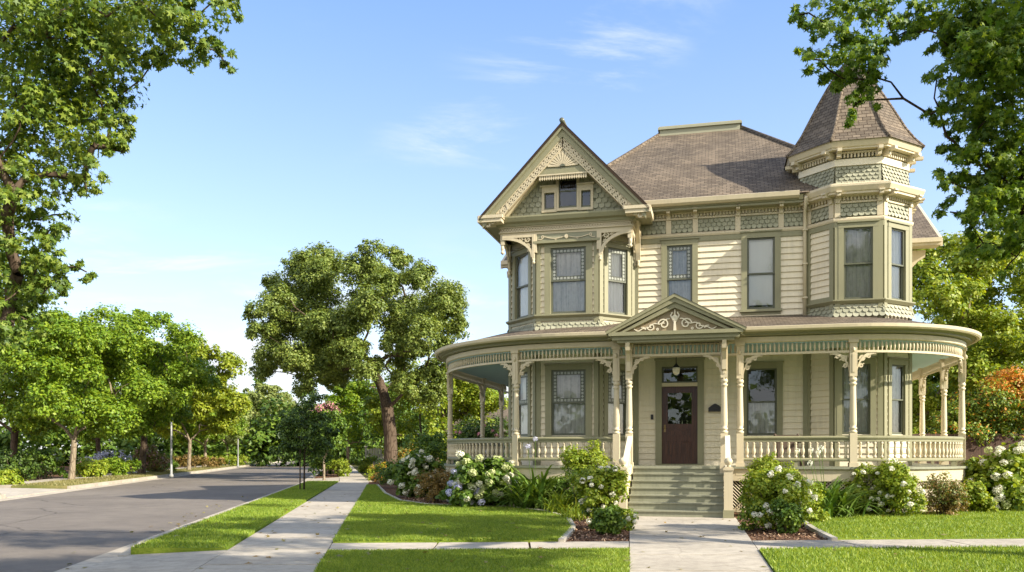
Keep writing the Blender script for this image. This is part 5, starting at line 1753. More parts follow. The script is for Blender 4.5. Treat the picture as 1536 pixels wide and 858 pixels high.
# street trees on the far side of the road
def round_lobes(w, h0, h1, n, seed, r=1.0, squash=1.0):
    q = random.Random(seed); out = []
    for i in range(n):
        t = q.uniform(0, 6.28); zz = q.random()
        env = math.sin(PI * (.12 + .80 * zz)) ** .7
        rr = w / 2 * env * math.sqrt(q.uniform(.15, 1))
        out.append((rr * math.cos(t), rr * math.sin(t), h0 + (h1 - h0) * zz, r * q.uniform(.7, 1.15)))
    out.append((0, 0, h1 - .2, r * .7))
    return out
GST = 'leafy street trees along the far kerb'
def p3(px, d, z=.05): 
    a = at(px, d); return (a[0], a[1], z)
t0 = tree('street_tree', 'broad bright green street tree with a pale forked trunk on the far verge', p3(107, 45), round_lobes(7.4, 3.0, 8.2, 34, 21, 1.0), 60000, .17, 'street_leaf', 'greybark', .17, (.15, 0, 2.1), 'oval', GST, 21, sub=.42, per=60)
t1 = tree('street_tree', 'tall green street tree with a brown trunk, second along the far verge', p3(212, 57), round_lobes(9.6, 3.4, 10.4, 40, 22, 1.2), 60000, .20, 'street_leaf', 'bark', .24, (.2, 0, 2.6), 'oval', GST, 22, sub=.42, per=60)
t2 = tree('street_tree', 'yellow green street tree catching the sun beyond the steel pole', p3(283, 70), round_lobes(9.0, 3.2, 9.8, 38, 23, 1.2), 46000, .25, 'yellow_leaf', 'greybark', .16, (.1, 0, 2.4), 'oval', GST, 23, sub=.42, per=60)
c = dup(t0, p3(308, 86), 2.0, 1.0); mark(c, 'smaller green street tree far along the verge on a thin pale trunk', 'tree', GST)
t3 = tree('street_tree', 'dull olive street tree with a rounded crown near the far bend', p3(340, 96), round_lobes(6.0, 2.6, 6.6, 20, 24, 1.3), 9000, .36, 'olive_leaf', 'greybark', .15, (.1, 0, 2.2), 'oval', GST, 24, sub=.42, per=60)
c = dup(t1, p3(18, 60), 1.2, 1.1); mark(c, 'big green tree behind the first street tree at the left edge', 'tree', GST)
c = dup(t1, p3(150, 78), 4.0, 1.0); mark(c, 'tall green tree behind and between the two nearest street trees', 'tree', GST)
# pale trees at the end of the road
GF_ = 'trees at the far end of the road'
t4 = tree('birch_tree', 'pale feathery birch at the far end of the road, left of its twin', p3(398, 105), round_lobes(6.5, 2.5, 9.0, 24, 31, 1.25), 10000, .36, 'olive_leaf', 'greybark', .16, (0, 0, 3.0), 'oval', GF_, 31, sub=.45, per=60)
c = dup(t4, p3(368, 118), 2.2, 1.0); mark(c, 'pale birch standing farthest left at the end of the road', 'tree', GF_)
c = dup(t4, p3(428, 112), 4.1, .95); mark(c, 'pale birch just left of the dark staked tree', 'tree', GF_)
con = []
for i in range(16):
    z = 2 + i * .95; r = max(.3, 2.5 * (1 - i / 16.5))
    for k in range(4):
        a = i * 1.1 + k * 1.57; con.append((r * .6 * math.cos(a), r * .6 * math.sin(a), z, max(.3, r * .5)))
tree('conifer_tree', 'tall narrow dark conifer behind the lower left of the oak', p3(388, 130), con, 9000, .40, 'mid_leaf', 'darkbark', .3, (0, 0, 4), 'oval', None, 33, ntarget=0, sub=.5, per=60)
# young staked tree on the parkway
yt = [(x * 1.25, y * 1.25, 1.3 + (z - 1.3) * 1.3, r * 1.2) for x, y, z, r in [(0, 0, 2.0, .62), (-.45, .1, 1.75, .5), (.45, -.1, 1.85, .55), (-.7, .2, 1.45, .38), (.6, .2, 1.5, .45), (.1, .3, 2.6, .55), (-.3, -.2, 2.45, .45), (.5, -.2, 2.4, .45), (.25, 0, 3.0, .4), (-.1, .2, 1.4, .4), (-.55, 0, 2.1, .4), (.85, .1, 1.95, .35)]]
tree('young_tree', 'small dark green young tree on a thin stem in the parkway grass', p3(456, 33.2, .03), yt, 7500, .105, 'dark_leaf', 'darkbark', .035, (.02, 0, 1.3), 'oval', None, 41, sub=.36, per=40)
mb = MB(); mb.tube([(0, 0, -.1), (.0, .02, 1.6)], .028, 6)
s_ = mb.build('tree_stake', 'stake'); s_.location = p3(450, 33.2, .03); mark(s_, 'thin brown wooden stake tied beside the young parkway tree', 'stake')
# crape myrtle with pink flowers, small trees by the pavement
def topz(z0): return lambda p: p[:, 2] > z0
tree('crape_myrtle', 'small tree topped with pink blossom behind the young parkway tree', p3(486, 47, .02), [(0, 0, 2.2, .9), (-.6, .2, 2.7, .7), (.5, 0, 2.9, .8), (0, .2, 3.5, .7), (.8, .1, 2.3, .6), (-.8, 0, 2.0, .6), (.1, 0, 4.0, .45), (.7, 0, 3.6, .45)], 7000, .15, 'mid_leaf', 'greybark', .07, (0, 0, 1.2), 'oval', None, 43, sub=.45, per=50, extra=[('pink_petal', .55, topz(3.75))])
tree('ornamental_tree', 'yellow green ornamental tree with a slender trunk beside the far pavement', p3(522, 62, .02), round_lobes(5.0, 2.2, 6.2, 20, 45, 1.0), 9000, .22, 'street_leaf', 'greybark', .13, (0, 0, 2.0), 'oval', None, 45, sub=.45, per=50, extra=[('pink_petal', .06, lambda p: p[:, 0] > 1.2)])
# trees behind the oak and left of the porch
tree('backyard_tree', 'bright yellow green tree behind the oak trunk and the porch corner', p3(655, 60, .0), round_lobes(8.6, 1.2, 7.8, 36, 51, 1.3), 32000, .20, 'lime_leaf', 'bark', .2, (0, 0, 2.0), 'oval', None, 51, sub=.42, per=60)
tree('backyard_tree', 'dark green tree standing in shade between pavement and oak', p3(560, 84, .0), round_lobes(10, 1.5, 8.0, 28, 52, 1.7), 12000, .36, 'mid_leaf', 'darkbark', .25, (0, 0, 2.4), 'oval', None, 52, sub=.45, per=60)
tree('backyard_tree', 'green tree behind the left porch posts and the red roofed house', p3(720, 74, .0), round_lobes(9, 1.5, 7.0, 26, 53, 1.6), 24000, .24, 'street_leaf', 'bark', .25, (0, 0, 2.4), 'oval', None, 53, sub=.45, per=60)
# right hand side
GR_ = 'maples beyond the right of the house'
m0 = tree('maple_tree', 'sunlit light green maple beside the right of the tower', p3(1425, 43, .0), round_lobes(8.6, 2.6, 10.2, 44, 61, 1.1), 60000, .17, 'lime_leaf', 'greybark', .22, (0, 0, 2.4), 'oval', GR_, 61, sub=.42, per=60)
m0.scale = (1.16,) * 3
c = dup(m0, p3(1540, 47), 2.3, 1.28); mark(c, 'sunlit maple behind the orange leaved tree at the right edge', 'tree', GR_)
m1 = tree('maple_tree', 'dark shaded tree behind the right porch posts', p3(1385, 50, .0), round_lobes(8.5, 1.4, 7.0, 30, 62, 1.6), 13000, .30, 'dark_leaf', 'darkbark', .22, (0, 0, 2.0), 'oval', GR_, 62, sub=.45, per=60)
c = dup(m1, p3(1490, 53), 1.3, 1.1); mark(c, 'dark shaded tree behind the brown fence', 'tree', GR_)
tree('japanese_maple', 'low spreading tree with orange red leaves above the brown fence', p3(1512, 33, .0), [(-2.2, 0, 2.6, .75), (-1.5, .3, 3.2, .8), (-.8, -.2, 3.6, .85), (0, 0, 4.0, .95), (.8, .1, 3.9, .9), (-1.6, -.2, 2.3, .7), (-.7, .2, 2.7, .9), (.2, -.2, 3.0, .9), (1.1, .2, 3.0, 1.0), (-2.6, .2, 2.1, .5), (1.8, 0, 3.6, .9), (-.2, .1, 2.1, .7)], 20000, .11, 'orange_leaf', 'darkbark', .11, (0, 0, 1.5), 'oval', None, 63, sub=.42, per=50, flat=.5,
     extra=[('mid_leaf', .85, lambda p: p[:, 2] + .35 * p[:, 0] < 3.6), ('lime_leaf', .35, lambda p: p[:, 2] < 4.3)])
# distant belts of trees nobody could count
def belt(name, x0, x1, y0, y1, h, n, ls, leaf, seed):
    rg = np.random.default_rng(seed)
    k = 70
    L = []
    for i in range(k):
        t = rg.random(); s = rg.random()
        hh = h * (.55 + .6 * rg.random())
        for zf in (.15, .45, .8):
            L.append((x0 + (x1 - x0) * t + rg.normal() * 2, y0 + (y1 - y0) * t + s * 10, hh * zf, 2.0 + rg.random() * 1.8))
    p, nn, _ = clump_points(L, n, rg, sub=.5, per=50)
    V, Fc = leaf_arrays(p, nn, ls * (.7 + .6 * rg.random(len(p))), 'oval', rg=rg)
    st(link_mesh(name, fast_mesh(name, V, Fc, leaf)), 'stuff')
belt('distant_trees', -85, -30, 66, 96, 6.5, 40000, .60, 'mid_leaf', 71)
belt('distant_trees', -66, -22, 150, 172, 8.5, 20000, .8, 'mid_leaf', 72)
belt('distant_trees', -30, 8, 98, 110, 7.0, 20000, .65, 'dark_leaf', 73)
belt('distant_trees', 22, 70, 64, 70, 7.0, 16000, .6, 'dark_leaf', 74)

belt('distant_trees', -80, 80, -48, -40, 8.0, 9000, 1.3, 'mid_leaf', 75)
# ------------------------------------------------------------------ shrubs and flowers
def bush(name, label, loc, lobes, n, ls, leaf, shape='oval', seed=1, cat='shrub', group=None, flowers=None, fcol='white_petal', fr=.09, fpet=46, fmix=None, fcount=20, up=.45, extra=None, stems=True, sub=.42, per=36, petal=.035, fname='flower_head', zmin=.0):
    rg = np.random.default_rng(seed)
    root = mark(empty(name, loc), label, cat, group)
    pos, nor, subs = clump_points(lobes, n, rg, sub=sub, per=per, flat=.8, shell=.45, up=up)
    keep = pos[:, 2] > .02
    pos, nor = pos[keep], nor[keep]
    V, Fc = leaf_arrays(pos, nor, ls * (.65 + .7 * rg.random(len(pos))), shape, rg=rg)
    mats, mi = [leaf], None
    if extra:
        mats += [e[0] for e in extra]; s = np.zeros(len(pos), int)
        for k, (mname, frac, fn_) in enumerate(extra): s[(rg.random(len(pos)) < frac) & fn_(pos)] = k + 1
        mi = np.repeat(s, len(SHAPES[shape][1]))
    link_mesh('foliage', fast_mesh('foliage', V, Fc, mats, mi), root)
    if stems:
        mb = MB()
        for i in rg.choice(len(subs), min(16, len(subs)), replace=False):
            q = subs[i]
            mb.tube([(q[0] * .12, q[1] * .12, -.05), (q[0] * .55, q[1] * .55, q[2] * .55), tuple(q)], [.014, .010, .004], 4, cap=False)
        mb.build('stems', 'bark', root)
    if flowers:
        L = np.array(lobes, float)
        cols = fmix or [fcol]
        protos = {}
        for cname in set(cols):
            m = fpet
            d = unit(rg.normal(size=(m, 3)) + np.array([0, 0, .25]))
            V, Fc = leaf_arrays(d * fr * (.8 + .2 * rg.random((m, 1))), unit(d + rg.normal(size=(m, 3)) * .25), np.full(m, petal) * (.8 + .4 * rg.random(m)), 'broad', 0, rg)
            me = fast_mesh(fname, V - 0, Fc, cname)
            protos[cname] = me
        for i in range(fcount):
            w = L[:, 3] ** 2; l = L[rg.choice(len(L), p=w / w.sum())]
            for _ in range(12):
                d = rg.normal(size=3) + np.array([0.1, -.9, .55]); d /= np.linalg.norm(d)
                q = l[:3] + d * l[3] * np.array([1, 1, .85]) * 1.17
                # stay on the outside of the whole bush
                if all(np.linalg.norm((q - o[:3]) / np.array([1, 1, .85])) > o[3] * .93 for o in L) and q[2] > .12: break
            else: continue
            f = link_mesh(fname, protos[cols[i % len(cols)]], root)
            f.location = tuple(q); f.rotation_euler = (rg.random() * .8 - .4, rg.random() * .8 - .4, rg.random() * 6.28)
            s = .75 + .5 * rg.random(); f.scale = (s, s, s * .85)
    return root
def mound(w, h, n, seed, r=.3, d=None):
    q = random.Random(seed); out = []
    d = d or w
    for i in range(n):
        t = q.uniform(0, 6.28); rr = math.sqrt(q.random()); zz = q.uniform(.25, .95)
        k = math.sqrt(max(.05, 1 - (zz * .85) ** 2))
        out.append((math.cos(t) * rr * (w / 2 - r * .8) * k, math.sin(t) * rr * (d / 2 - r * .8) * k, max(r * .6, zz * h - r * .5), r * q.uniform(.8, 1.2)))
    return out
def strap(name, label, loc, n, L, w, leaf, seed, cat='plant', spread=.55, flowers=0, group=None, wide=1.0):
    rg = np.random.default_rng(seed)
    root = mark(empty(name, loc), label, cat, group)
    V, Fc = [], []
    for i in range(n):
        t = rg.random() * 6.28; el = R(32 + 52 * rg.random())
        l = L * (.6 + .5 * rg.random()); ww = w * (.7 + .5 * rg.random())
        bx, by = rg.normal(0, .10 * wide, 2)
        dx, dy = math.cos(t), math.sin(t)
        p = np.array([bx, by, 0.0]); e = el; b = len(V)
        for k in range(7):
            f = k / 6
            q = ww * (1 - f ** 2.2) * (.55 + .45 * min(1, f * 4))
            V.append(p + np.array([-dy, dx, 0]) * q); V.append(p - np.array([-dy, dx, 0]) * q)
            p = p + np.array([dx * math.cos(e), dy * math.cos(e), math.sin(e)]) * l / 6
            e -= spread * (.3 + f)
        for k in range(6):
            a = b + 2 * k
            Fc += [(a, a + 1, a + 3), (a, a + 3, a + 2)]
    V = np.array(V); V[:, 2] = np.maximum(V[:, 2], .01)
    link_mesh('leaves', fast_mesh('leaves', V, np.array(Fc), leaf), root)
    if flowers:
        m = 40
        d = unit(rg.normal(size=(m, 3)) + np.array([0, 0, .2]))
        VV, FF = leaf_arrays(d * .06, d, np.full(m, .04), 'oval', 0, rg)
        me = fast_mesh('flower_head', VV, FF, 'lilac_petal' if flowers > 0 else 'white_petal')
        for i in range(abs(flowers)):
            x, y = rg.normal(0, .28 * wide, 2); z = L * (.95 + .3 * rg.random())
            mb = MB(); mb.tube([(x * .2, y * .2, 0), (x * .7, y * .7, z * .6), (x, y, z)], .006, 4, cap=False)
            mb.build('flower_stalk', 'strap_leaf', root)
            f = link_mesh('flower_head', me, root); f.location = (x, y, z)
    return root
def gp3(px, d): a = at(px, d); return (a[0], a[1], .0)
# left bed
bush('hydrangea_bush', 'white flowered hydrangea at the far left corner of the porch', gp3(628, 28.5), mound(2.0, 1.45, 18, 81, .36), 6500, .11, 'mid_leaf', 'broad', 81, 'shrub', None, True, 'white_petal', .11, 120, None, 46, petal=.045)
bush('low_shrub', 'low russet brown shrub between the two left hydrangeas', gp3(655, 25.2), mound(1.75, 1.0, 16, 82, .3), 7000, .055, 'russet_leaf', 'oval', 82)
bush('hydrangea_bush', 'large hydrangea with lime, white and lilac heads at the front of the left bed', gp3(724, 23.3), mound(2.4, 1.62, 24, 83, .40), 9500, .11, 'mid_leaf', 'broad', 83, 'shrub', None, True, 'white_petal', .10, 120, ['green_petal', 'white_petal', 'lilac_petal', 'green_petal', 'white_petal'], 100, petal=.042)
strap('agapanthus_plant', 'dark strap leaved agapanthus with lilac heads right of the large hydrangea', gp3(802, 22.4), 300, 1.6, .05, 'strap_leaf', 84, 'plant', .42, 4, None, 2.2)
strap('lily_plant', 'low pale green strap leaved clump beside the white rose', gp3(845, 20.6), 190, .80, .020, 'lime_leaf', 85, 'plant', .32, 0, None, 1.8)
strap('lily_plant', 'small tuft of yellowing leaves at the lawn edge left of the rose', gp3(862, 18.9), 110, .5, .016, 'lime_leaf', 86, 'plant', .32, 0, None, 1.6)
bush('evergreen_shrub', 'tall dense evergreen shrub in front of the porch left of the steps', gp3(872, 20.4), mound(1.5, 1.78, 18, 87, .32), 10000, .06, 'lime_leaf', 'oval', 87, extra=[('mid_leaf', .6, lambda p: p[:, 2] < 1.15)])
bush('rose_bush', 'white rose bush beside the left newel of the steps', gp3(902, 16.6), mound(1.45, 1.2, 20, 88, .28) + [(.25, -.1, 1.0, .25), (-.3, 0, .9, .22)], 11000, .052, 'lime_leaf', 'broad', 88, 'shrub', None, True, 'white_petal', .048, 40, None, 32, petal=.044, fname='rose_bloom', extra=[('mid_leaf', .4, lambda p: p[:, 2] < .5)])
bush('low_shrub', 'small dark green shrub at the foot of the white rose', gp3(912, 15.6), mound(.85, .5, 8, 89, .2), 4200, .052, 'mid_leaf', 'broad', 89)
# right bed
bush('evergreen_shrub', 'upright bright green shrub in front of the porch right of the steps', gp3(1156, 20.0), mound(1.3, 1.5, 16, 91, .30), 9000, .06, 'lime_leaf', 'oval', 91, extra=[('mid_leaf', .5, lambda p: p[:, 2] < 1.0)])
bush('rose_bush', 'white rose bush beside the right newel of the steps', gp3(1158, 16.5), mound(1.55, 1.2, 20, 92, .28), 13000, .052, 'lime_leaf', 'broad', 92, 'shrub', None, True, 'white_petal', .048, 40, None, 32, petal=.044, fname='rose_bloom', extra=[('mid_leaf', .4, lambda p: p[:, 2] < .5)])
bush('low_shrub', 'dark leafy low shrub nearest to the walk in the right bed', gp3(1178, 15.7), mound(.72, .62, 8, 93, .2), 4200, .05, 'mid_leaf', 'broad', 93)
bush('golden_shrub', 'rounded yellow green shrub between the right rose and the lilies', gp3(1212, 18.2), mound(1.0, .85, 10, 94, .24), 3000, .06, 'lime_leaf', 'oval', 94)
strap('agapanthus_plant', 'strap leaved agapanthus with white heads under the right porch', gp3(1243, 19.6), 240, 1.3, .046, 'strap_leaf', 95, 'plant', .40, -5, None, 2.0)
bush('rose_bush', 'wide white rose bush under the right porch post by the lattice', gp3(1330, 20.0), mound(2.05, 1.25, 22, 96, .30), 14000, .052, 'lime_leaf', 'broad', 96, 'shrub', None, True, 'white_petal', .045, 40, None, 40, petal=.046, fname='rose_bloom', extra=[('mid_leaf', .35, lambda p: p[:, 2] < .5)])
bush('low_shrub', 'bronze green rounded shrub in front of the lattice', gp3(1414, 20.0), mound(1.4, .95, 14, 97, .28), 6000, .055, 'russet_leaf', 'oval', 97, extra=[('olive_leaf', .5, lambda p: p[:, 2] > .3)])
bush('hydrangea_bush', 'big white hydrangea at the right end of the porch', gp3(1490, 22.3), mound(2.6, 1.75, 24, 98, .40), 10500, .10, 'lime_leaf', 'broad', 98, 'shrub', None, True, 'white_petal', .10, 110, ['white_petal', 'white_petal', 'green_petal'], 80, petal=.042, extra=[('mid_leaf', .5, lambda p: p[:, 2] < .8)])
bush('filler_shrub', 'leafy green shrub against the lattice behind the left agapanthus', gp3(806, 23.6), mound(1.7, .95, 12, 111, .3), 5000, .08, 'mid_leaf', 'broad', 111)
bush('filler_shrub', 'low green shrub against the lattice behind the tall evergreen shrub', gp3(846, 22.2), mound(1.3, .8, 10, 112, .28), 4000, .07, 'mid_leaf', 'broad', 112)
bush('filler_shrub', 'leafy shrub between the agapanthus with white heads and the wide rose', gp3(1283, 20.6), mound(1.2, .8, 10, 113, .28), 4000, .07, 'lime_leaf', 'broad', 113)
bush('filler_shrub', 'small pale green shrub in front of the big right hydrangea', gp3(1462, 21.0), mound(1.0, .75, 10, 114, .25), 3600, .07, 'lime_leaf', 'broad', 114)
# by the pavement and porch, left
bush('box_hedge', 'dark clipped hedge beside the pavement at the left of the porch', gp3(640, 36), mound(4.4, 2.3, 24, 101, .6, 2.0), 7000, .11, 'mid_leaf', 'oval', 101, 'hedge')
bush('low_shrub', 'dark green shrub hiding the foot of the oak', gp3(600, 40), mound(2.4, 1.1, 14, 102, .4), 4200, .09, 'dark_leaf', 'oval', 102)
bush('box_hedge', 'low golden orange hedge beside the pavement', gp3(569, 46), mound(1.7, .95, 12, 103, .35, 3.0), 4000, .08, 'yellow_leaf', 'oval', 103, 'hedge', extra=[('orange_leaf', .35, lambda p: p[:, 2] > .6)])
bush('low_shrub', 'reddish low shrub at the edge of the pavement', gp3(567, 42.5), mound(1.3, .5, 8, 104, .24), 2200, .06, 'russet_leaf', 'oval', 104, extra=[('orange_leaf', .35, lambda p: p[:, 2] > .1)])
bush('flowering_shrub', 'dark shrub dotted with pink flowers behind the left porch rail', gp3(722, 40), mound(4.2, 3.1, 22, 105, .7, 2.2), 8000, .12, 'dark_leaf', 'oval', 105, 'shrub', None, True, 'pink_petal', .10, 30, None, 20, petal=.06)
bush('flowering_shrub', 'pale flowering shrub behind the oak trunk', gp3(606, 56), mound(2.6, 2.0, 14, 106, .5), 4200, .12, 'olive_leaf', 'oval', 106, extra=[('orange_leaf', .25, lambda p: p[:, 2] > .6)])
bush('round_shrub', 'dark green leafy shrub in the parkway behind the young tree', gp3(488, 54), mound(2.7, 2.1, 16, 107, .5), 5200, .13, 'mid_leaf', 'oval', 107)
bush('round_shrub', 'bright green low shrub in the parkway by the pavement edge', gp3(508, 53), mound(1.5, 1.2, 10, 108, .35), 3000, .10, 'lime_leaf', 'oval', 108)
bush('round_shrub', 'light green round shrub right of the far pavement', gp3(549, 64), mound(1.8, 1.5, 10, 109, .4), 2800, .13, 'lime_leaf', 'oval', 109)
# cream gate post / garden gate beside the pavement
gt_ = empty('garden_gate', gp3(566, 66)); mark(gt_, 'pale wooden garden gate between shrubs beside the far pavement', 'gate')
mb = MB()
for i in range(8): mb.box(-.75 + i * .19, -.60 + i * .19, -.02, .02, .1, 1.75 + .12 * math.sin(PI * i / 7))
mb.box(-.8, .8, .02, .06, .4, .5); mb.box(-.8, .8, .02, .06, 1.3, 1.4)
mb.build('gate_panel', 'edging', gt_)
for s in (-1, 1):
    mb = MB(); mb.box(s * .88 - .07, s * .88 + .07, -.07, .07, -.1, 1.95); mb.box(s * .88 - .1, s * .88 + .1, -.1, .1, 1.95, 2.02); mb.build('gate_post', 'edging', gt_)
# behind the far verge
GS = 'shrubs in the gardens across the road'
ls_ = [(20, 43, 3.6, 1.7, 'dark_leaf', 'dark shrub at the left edge across the road'), (62, 46, 3.0, 1.9, 'mid_leaf', 'green shrub left of the pale forked trunk across the road'), (135, 50, 2.2, 1.2, 'lime_leaf', 'bright green shrub right of the pale forked trunk'), (178, 54, 3.4, 1.3, 'street_leaf', 'grassy green shrub in front of the white flowers across the road'), (240, 66, 3.0, 1.9, 'mid_leaf', 'dark rounded shrub beside the steel pole'), (10, 38, 1.4, .6, 'lime_leaf', 'small yellow green shrub at the left edge by the driveway')]
for i, (px, d, w, h, lf, lab) in enumerate(ls_):
    bush('garden_shrub', lab, gp3(px, d), mound(w, h, 14, 120 + i, .45), 3600, .15, lf, 'oval', 120 + i, 'shrub', GS)
bush('flowering_shrub', 'white and mauve flowering shrub across the road between the first two trunks', gp3(163, 58), mound(4.2, 1.8, 16, 130, .5), 4200, .14, 'olive_leaf', 'oval', 130, 'shrub', GS, extra=[('lilac_petal', .75, lambda p: p[:, 2] > .9)])
bush('flowering_shrub', 'pinkish shrub across the road right of the brown trunk', gp3(226, 62), mound(2.6, 2.2, 14, 131, .5), 4000, .15, 'olive_leaf', 'oval', 131, 'shrub', GS, extra=[('pink_petal', .3, lambda p: p[:, 2] > .5), ('russet_leaf', .5, lambda p: p[:, 2] > .0)])
for i, (px, d, w, lab) in enumerate(((318, 92, 7.0, 'low clipped hedge across the road beyond the poles'), (286, 80, 5.0, 'low brown green hedge behind the yellow green street tree'))):
    bush('clipped_hedge', lab, gp3(px, d), [(-w / 2 + w * k / 9, (k % 2) * .4, .7, .62) for k in range(10)], 4200, .16, 'lime_leaf' if i == 0 else 'russet_leaf', 'oval', 140 + i, 'hedge', None, stems=False)
bush('round_shrub', 'yellow green shrub seen through the right porch posts', gp3(1395, 36), mound(3.4, 2.6, 16, 150, .55), 5200, .12, 'lime_leaf', 'oval', 150)
# dead patch with mulch ring, lower right
# poles
for px, d, h, lab in ((257, 53, 3.4, 'slim grey steel pole on the far verge beside the brown trunk'), (357, 88, 3.0, 'slim grey steel pole farther along the verge near the bend')):
    mb = MB(); mb.lathe((0, 0, -.1), [(.13, 0), (.13, .16), (.075, .2), (.06, 1.5), (.055, h), (.02, h + .05)], 10)
    o = mb.build('steel_pole', 'pole'); o.location = p3(px, d, .07); mark(o, lab, 'pole', 'steel poles along the far verge')
# fence at the right
fe = empty('wooden_fence', (0, 0, 0)); mark(fe, 'brown vertical board fence behind the right end of the porch', 'fence')
mb = MB(); x = 15.2; i = 0
FENY = lambda x: 32.5 + .06 * (x - 17)
while x < 34:
    hh = 2.22 + rnd.uniform(-.015, .015)
    mb.box(x, x + .135, FENY(x) - .012 + rnd.uniform(-.006, .006), FENY(x) + .012, 0, hh); x += .142
mb.build('board_panel', 'fence', fe)
for k in range(8):
    mb = MB(); xx = 15.2 + k * 2.5; mb.box(xx - .06, xx + .06, FENY(xx) + .04, FENY(xx) + .16, -.1, 2.15); mb.build('fence_post', 'fence', fe)
mb = MB()
for z in (.4, 1.2, 1.95): mb.slab([(15.2, FENY(15.2) + .014), (34, FENY(34) + .014), (34, FENY(34) + .05), (15.2, FENY(15.2) + .05)], z, z + .09)
mb.build('fence_rail', 'fence', fe)
# neighbour house with a red brown roof
nh = empty('neighbour_house', p3(800, 66, 0), R(-20)); mark(nh, 'tan house with a low red brown roof seen past the left porch posts', 'house')
mb = MB(); mb.box(-5, 5, -3.5, 3.5, 0, 3.3); mb.build('wall', 'wallb', nh)
mb = MB()
mb.add([(-5.6, -4.1, 3.2), (5.6, -4.1, 3.2), (5.6, 0, 5.6), (-5.6, 0, 5.6)], [(0, 1, 2, 3)]); mb.add([(-5.6, 0, 5.6), (5.6, 0, 5.6), (5.6, 4.1, 3.2), (-5.6, 4.1, 3.2)], [(0, 1, 2, 3)])
mb.add([(-5.5, -3.9, 3.2), (-5.5, 3.9, 3.2), (-5.5, 0, 5.5)], [(0, 1, 2)])
mb.build('roof', 'roof', nh, True)
mb = MB(); mb.box(-5.65, 5.65, -4.2, -4.08, 3.05, 3.25); mb.build('gutter', 'edging', nh)
mb = MB(); mb.box(-3, -1.6, -3.56, -3.5, 1.1, 2.4); mb.build('window', 'sash', nh)

# a few fallen leaves
fl = np.concatenate([scatter(p_, n_, a_, b_) for p_, n_, a_, b_ in ((lawnL, 90, None, 24), (lawnR, 60, None, 24), (frontL, 40, 10, None), (frontR, 40, 10, None), (parkway, 60, None, None), ([A0, B0, B1, A1], 22, None, None), ([(sl(y), y) for y in (8, 30)] + [(sr(y), y) for y in (30, 8)], 50, None, None), ([(xr(y) - 1.2, y) for y in (10, 34)] + [(xr(y) - .1, y) for y in (34, 10)], 60, None, None))])
zf = np.full((len(fl), 1), LZ + .035); zf[-132:] = .03; zf[-60:] = -.095
V, Fc = leaf_arrays(np.concatenate([fl, zf], 1), unit(np.array([[0, 0, 1.0]]) + rng.normal(0, .25, (len(fl), 3))), .05 + .05 * rng.random(len(fl)), 'star', 0)
st(link_mesh('fallen_leaves', fast_mesh('fallen_leaves', V, Fc, ['dry_blade', 'russet_leaf'], np.repeat(rng.integers(0, 2, len(fl)), len(SHAPES['star'][1])))), 'stuff')
# ------------------------------------------------------------------ light, sky, camera
S_AZ, S_EL = R(61), R(30)          # sun to the right of and behind the camera
sd = Vector((math.sin(S_AZ) * math.cos(S_EL), -math.cos(S_AZ) * math.cos(S_EL), math.sin(S_EL)))
sun = bpy.data.lights.new('sun', 'SUN'); sun.energy = 3.8; sun.angle = R(.6); sun.color = (1.0, .925, .80)
so_ = bpy.data.objects.new('sun', sun); COL.objects.link(so_); so_.rotation_euler = sd.to_track_quat('Z', 'Y').to_euler(); so_.location = sd * 60
W = bpy.data.worlds.new('World'); SC.world = W; W.use_nodes = True
nt = W.node_tree; nt.nodes.clear()
def N(t, **k):
    n = nt.nodes.new(t)
    for a, b in k.items(): setattr(n, a, b)
    return n
def Lk(a, b): nt.links.new(a, b)
def mth(op, a, b=0.0, c=None):
    n = N('ShaderNodeMath', operation=op)
    for i, v in enumerate((a, b) if c is None else (a, b, c)):
        if hasattr(v, 'is_linked'): Lk(v, n.inputs[i])
        else: n.inputs[i].default_value = v
    return n.outputs[0]
def mxc(f, a, b, mode='MIX'):
    n = N('ShaderNodeMix', data_type='RGBA', blend_type=mode)
    for s, v in ((n.inputs[0], f), (n.inputs[6], a), (n.inputs[7], b)):
        if hasattr(v, 'is_linked'): Lk(v, s)
        else: s.default_value = v
    return n.outputs[2]
sky = N('ShaderNodeTexSky'); sky.sky_type = 'NISHITA'; sky.sun_disc = False
sky.sun_elevation = S_EL; sky.sun_rotation = math.atan2(sd.x, sd.y)
sky.air_density = 1.0; sky.dust_density = 0.6; sky.ozone_density = 1.5
tc_ = N('ShaderNodeTexCoord').outputs['Generated']
sp_ = N('ShaderNodeSeparateXYZ'); Lk(tc_, sp_.inputs[0])
zz = mth('MAXIMUM', sp_.outputs[2], .03)
cv = N('ShaderNodeCombineXYZ')
Lk(mth('DIVIDE', sp_.outputs[0], mth('ADD', zz, .12)), cv.inputs[0]); Lk(mth('DIVIDE', sp_.outputs[1], mth('ADD', zz, .12)), cv.inputs[1])
mp = N('ShaderNodeMapping'); Lk(cv.outputs[0], mp.inputs[0]); mp.inputs['Rotation'].default_value = (0, 0, R(-28)); mp.inputs['Scale'].default_value = (1.5, 3.0, 1); mp.inputs['Location'].default_value = (.35, .1, 0)
def nz(v, sc, det, ro, dist=0.0):
    n = N('ShaderNodeTexNoise'); n.inputs['Scale'].default_value = sc; n.inputs['Detail'].default_value = det; n.inputs['Roughness'].default_value = ro; n.inputs['Distortion'].default_value = dist
    Lk(v, n.inputs['Vector']); return n.outputs['Fac']
def sstep(v, a, b):
    n = N('ShaderNodeMapRange', interpolation_type='SMOOTHSTEP'); Lk(v, n.inputs[0]); n.inputs[1].default_value = a; n.inputs[2].default_value = b; return n.outputs[0]
wisp = mth('MULTIPLY', sstep(nz(mp.outputs[0], 1.3, 7, .62, .4), .47, .74), sstep(nz(cv.outputs[0], .9, 2, .5), .48, .64))
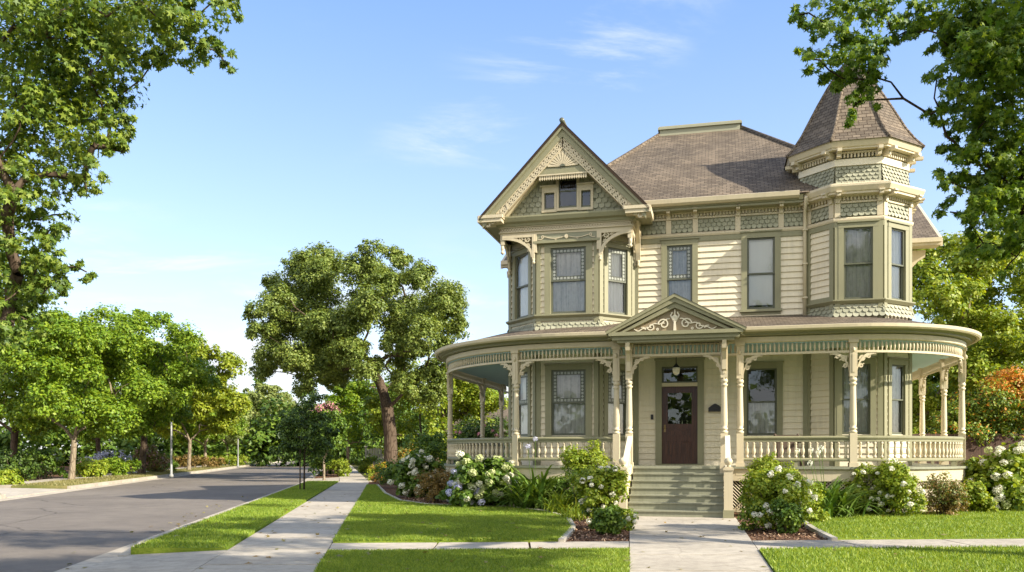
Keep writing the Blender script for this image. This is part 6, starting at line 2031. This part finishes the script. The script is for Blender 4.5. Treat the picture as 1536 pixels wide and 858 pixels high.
# low bank of cumulus close to the horizon
lowv = N('ShaderNodeCombineXYZ'); Lk(mth('MULTIPLY', sp_.outputs[0], 3.2), lowv.inputs[0]); Lk(mth('MULTIPLY', sp_.outputs[1], 1.0), lowv.inputs[1]); Lk(mth('MULTIPLY', sp_.outputs[2], 9.0), lowv.inputs[2])
cum = mth('MULTIPLY', sstep(nz(lowv.outputs[0], 1.25, 6, .55), .47, .60), mth('SUBTRACT', 1.0, sstep(sp_.outputs[2], .12, .27)))
skyc = mxc(1.0, sky.outputs[0], (1.0, 1.0, 1.0, 1), 'MULTIPLY')
hz = sstep(sp_.outputs[2], .0, .60)
grad = mxc(hz, (1.72, 2.02, 2.55, 1), (.40, .90, 2.2, 1))
skyh = mxc(.62, skyc, grad)
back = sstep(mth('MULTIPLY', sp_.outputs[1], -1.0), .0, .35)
bk = mth('MULTIPLY', back, mth('MULTIPLY', sstep(nz(tc_, 2.6, 6, .55), .40, .56), sstep(sp_.outputs[2], .04, .2)))  # unseen bright clouds behind the camera, added to lift fill on the facade
c1 = mxc(mth('MULTIPLY', wisp, .8), skyh, (2.6, 2.75, 2.95, 1))
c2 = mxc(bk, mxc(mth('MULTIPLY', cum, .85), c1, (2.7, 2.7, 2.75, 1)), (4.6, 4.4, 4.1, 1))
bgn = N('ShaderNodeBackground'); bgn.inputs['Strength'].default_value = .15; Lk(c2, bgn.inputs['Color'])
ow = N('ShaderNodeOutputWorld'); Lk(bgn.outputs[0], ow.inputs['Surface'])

cam = bpy.data.cameras.new('camera'); co = bpy.data.objects.new('camera', cam); COL.objects.link(co)
co.location = (0, 0, CAMZ); co.rotation_euler = (R(90), 0, 0)
cam.sensor_width = 36; cam.lens = 36 * FPX / 1536; cam.shift_y = (HOR - 429) / 1536
cam.clip_end = 3000; cam.clip_start = .1
SC.camera = co
SC.render.resolution_x, SC.render.resolution_y = 1024, 572
SC.render.engine = 'CYCLES'
SC.cycles.use_denoising = True
SC.cycles.max_bounces = 7; SC.cycles.diffuse_bounces = 3; SC.cycles.glossy_bounces = 3; SC.cycles.transmission_bounces = 4; SC.cycles.transparent_max_bounces = 12
SC.cycles.sample_clamp_indirect = 6
SC.view_settings.view_transform = 'Standard'; SC.view_settings.look = 'None'; SC.view_settings.gamma = 1.0; SC.view_settings.use_curve_mapping = False
SC.view_settings.exposure = 1.45
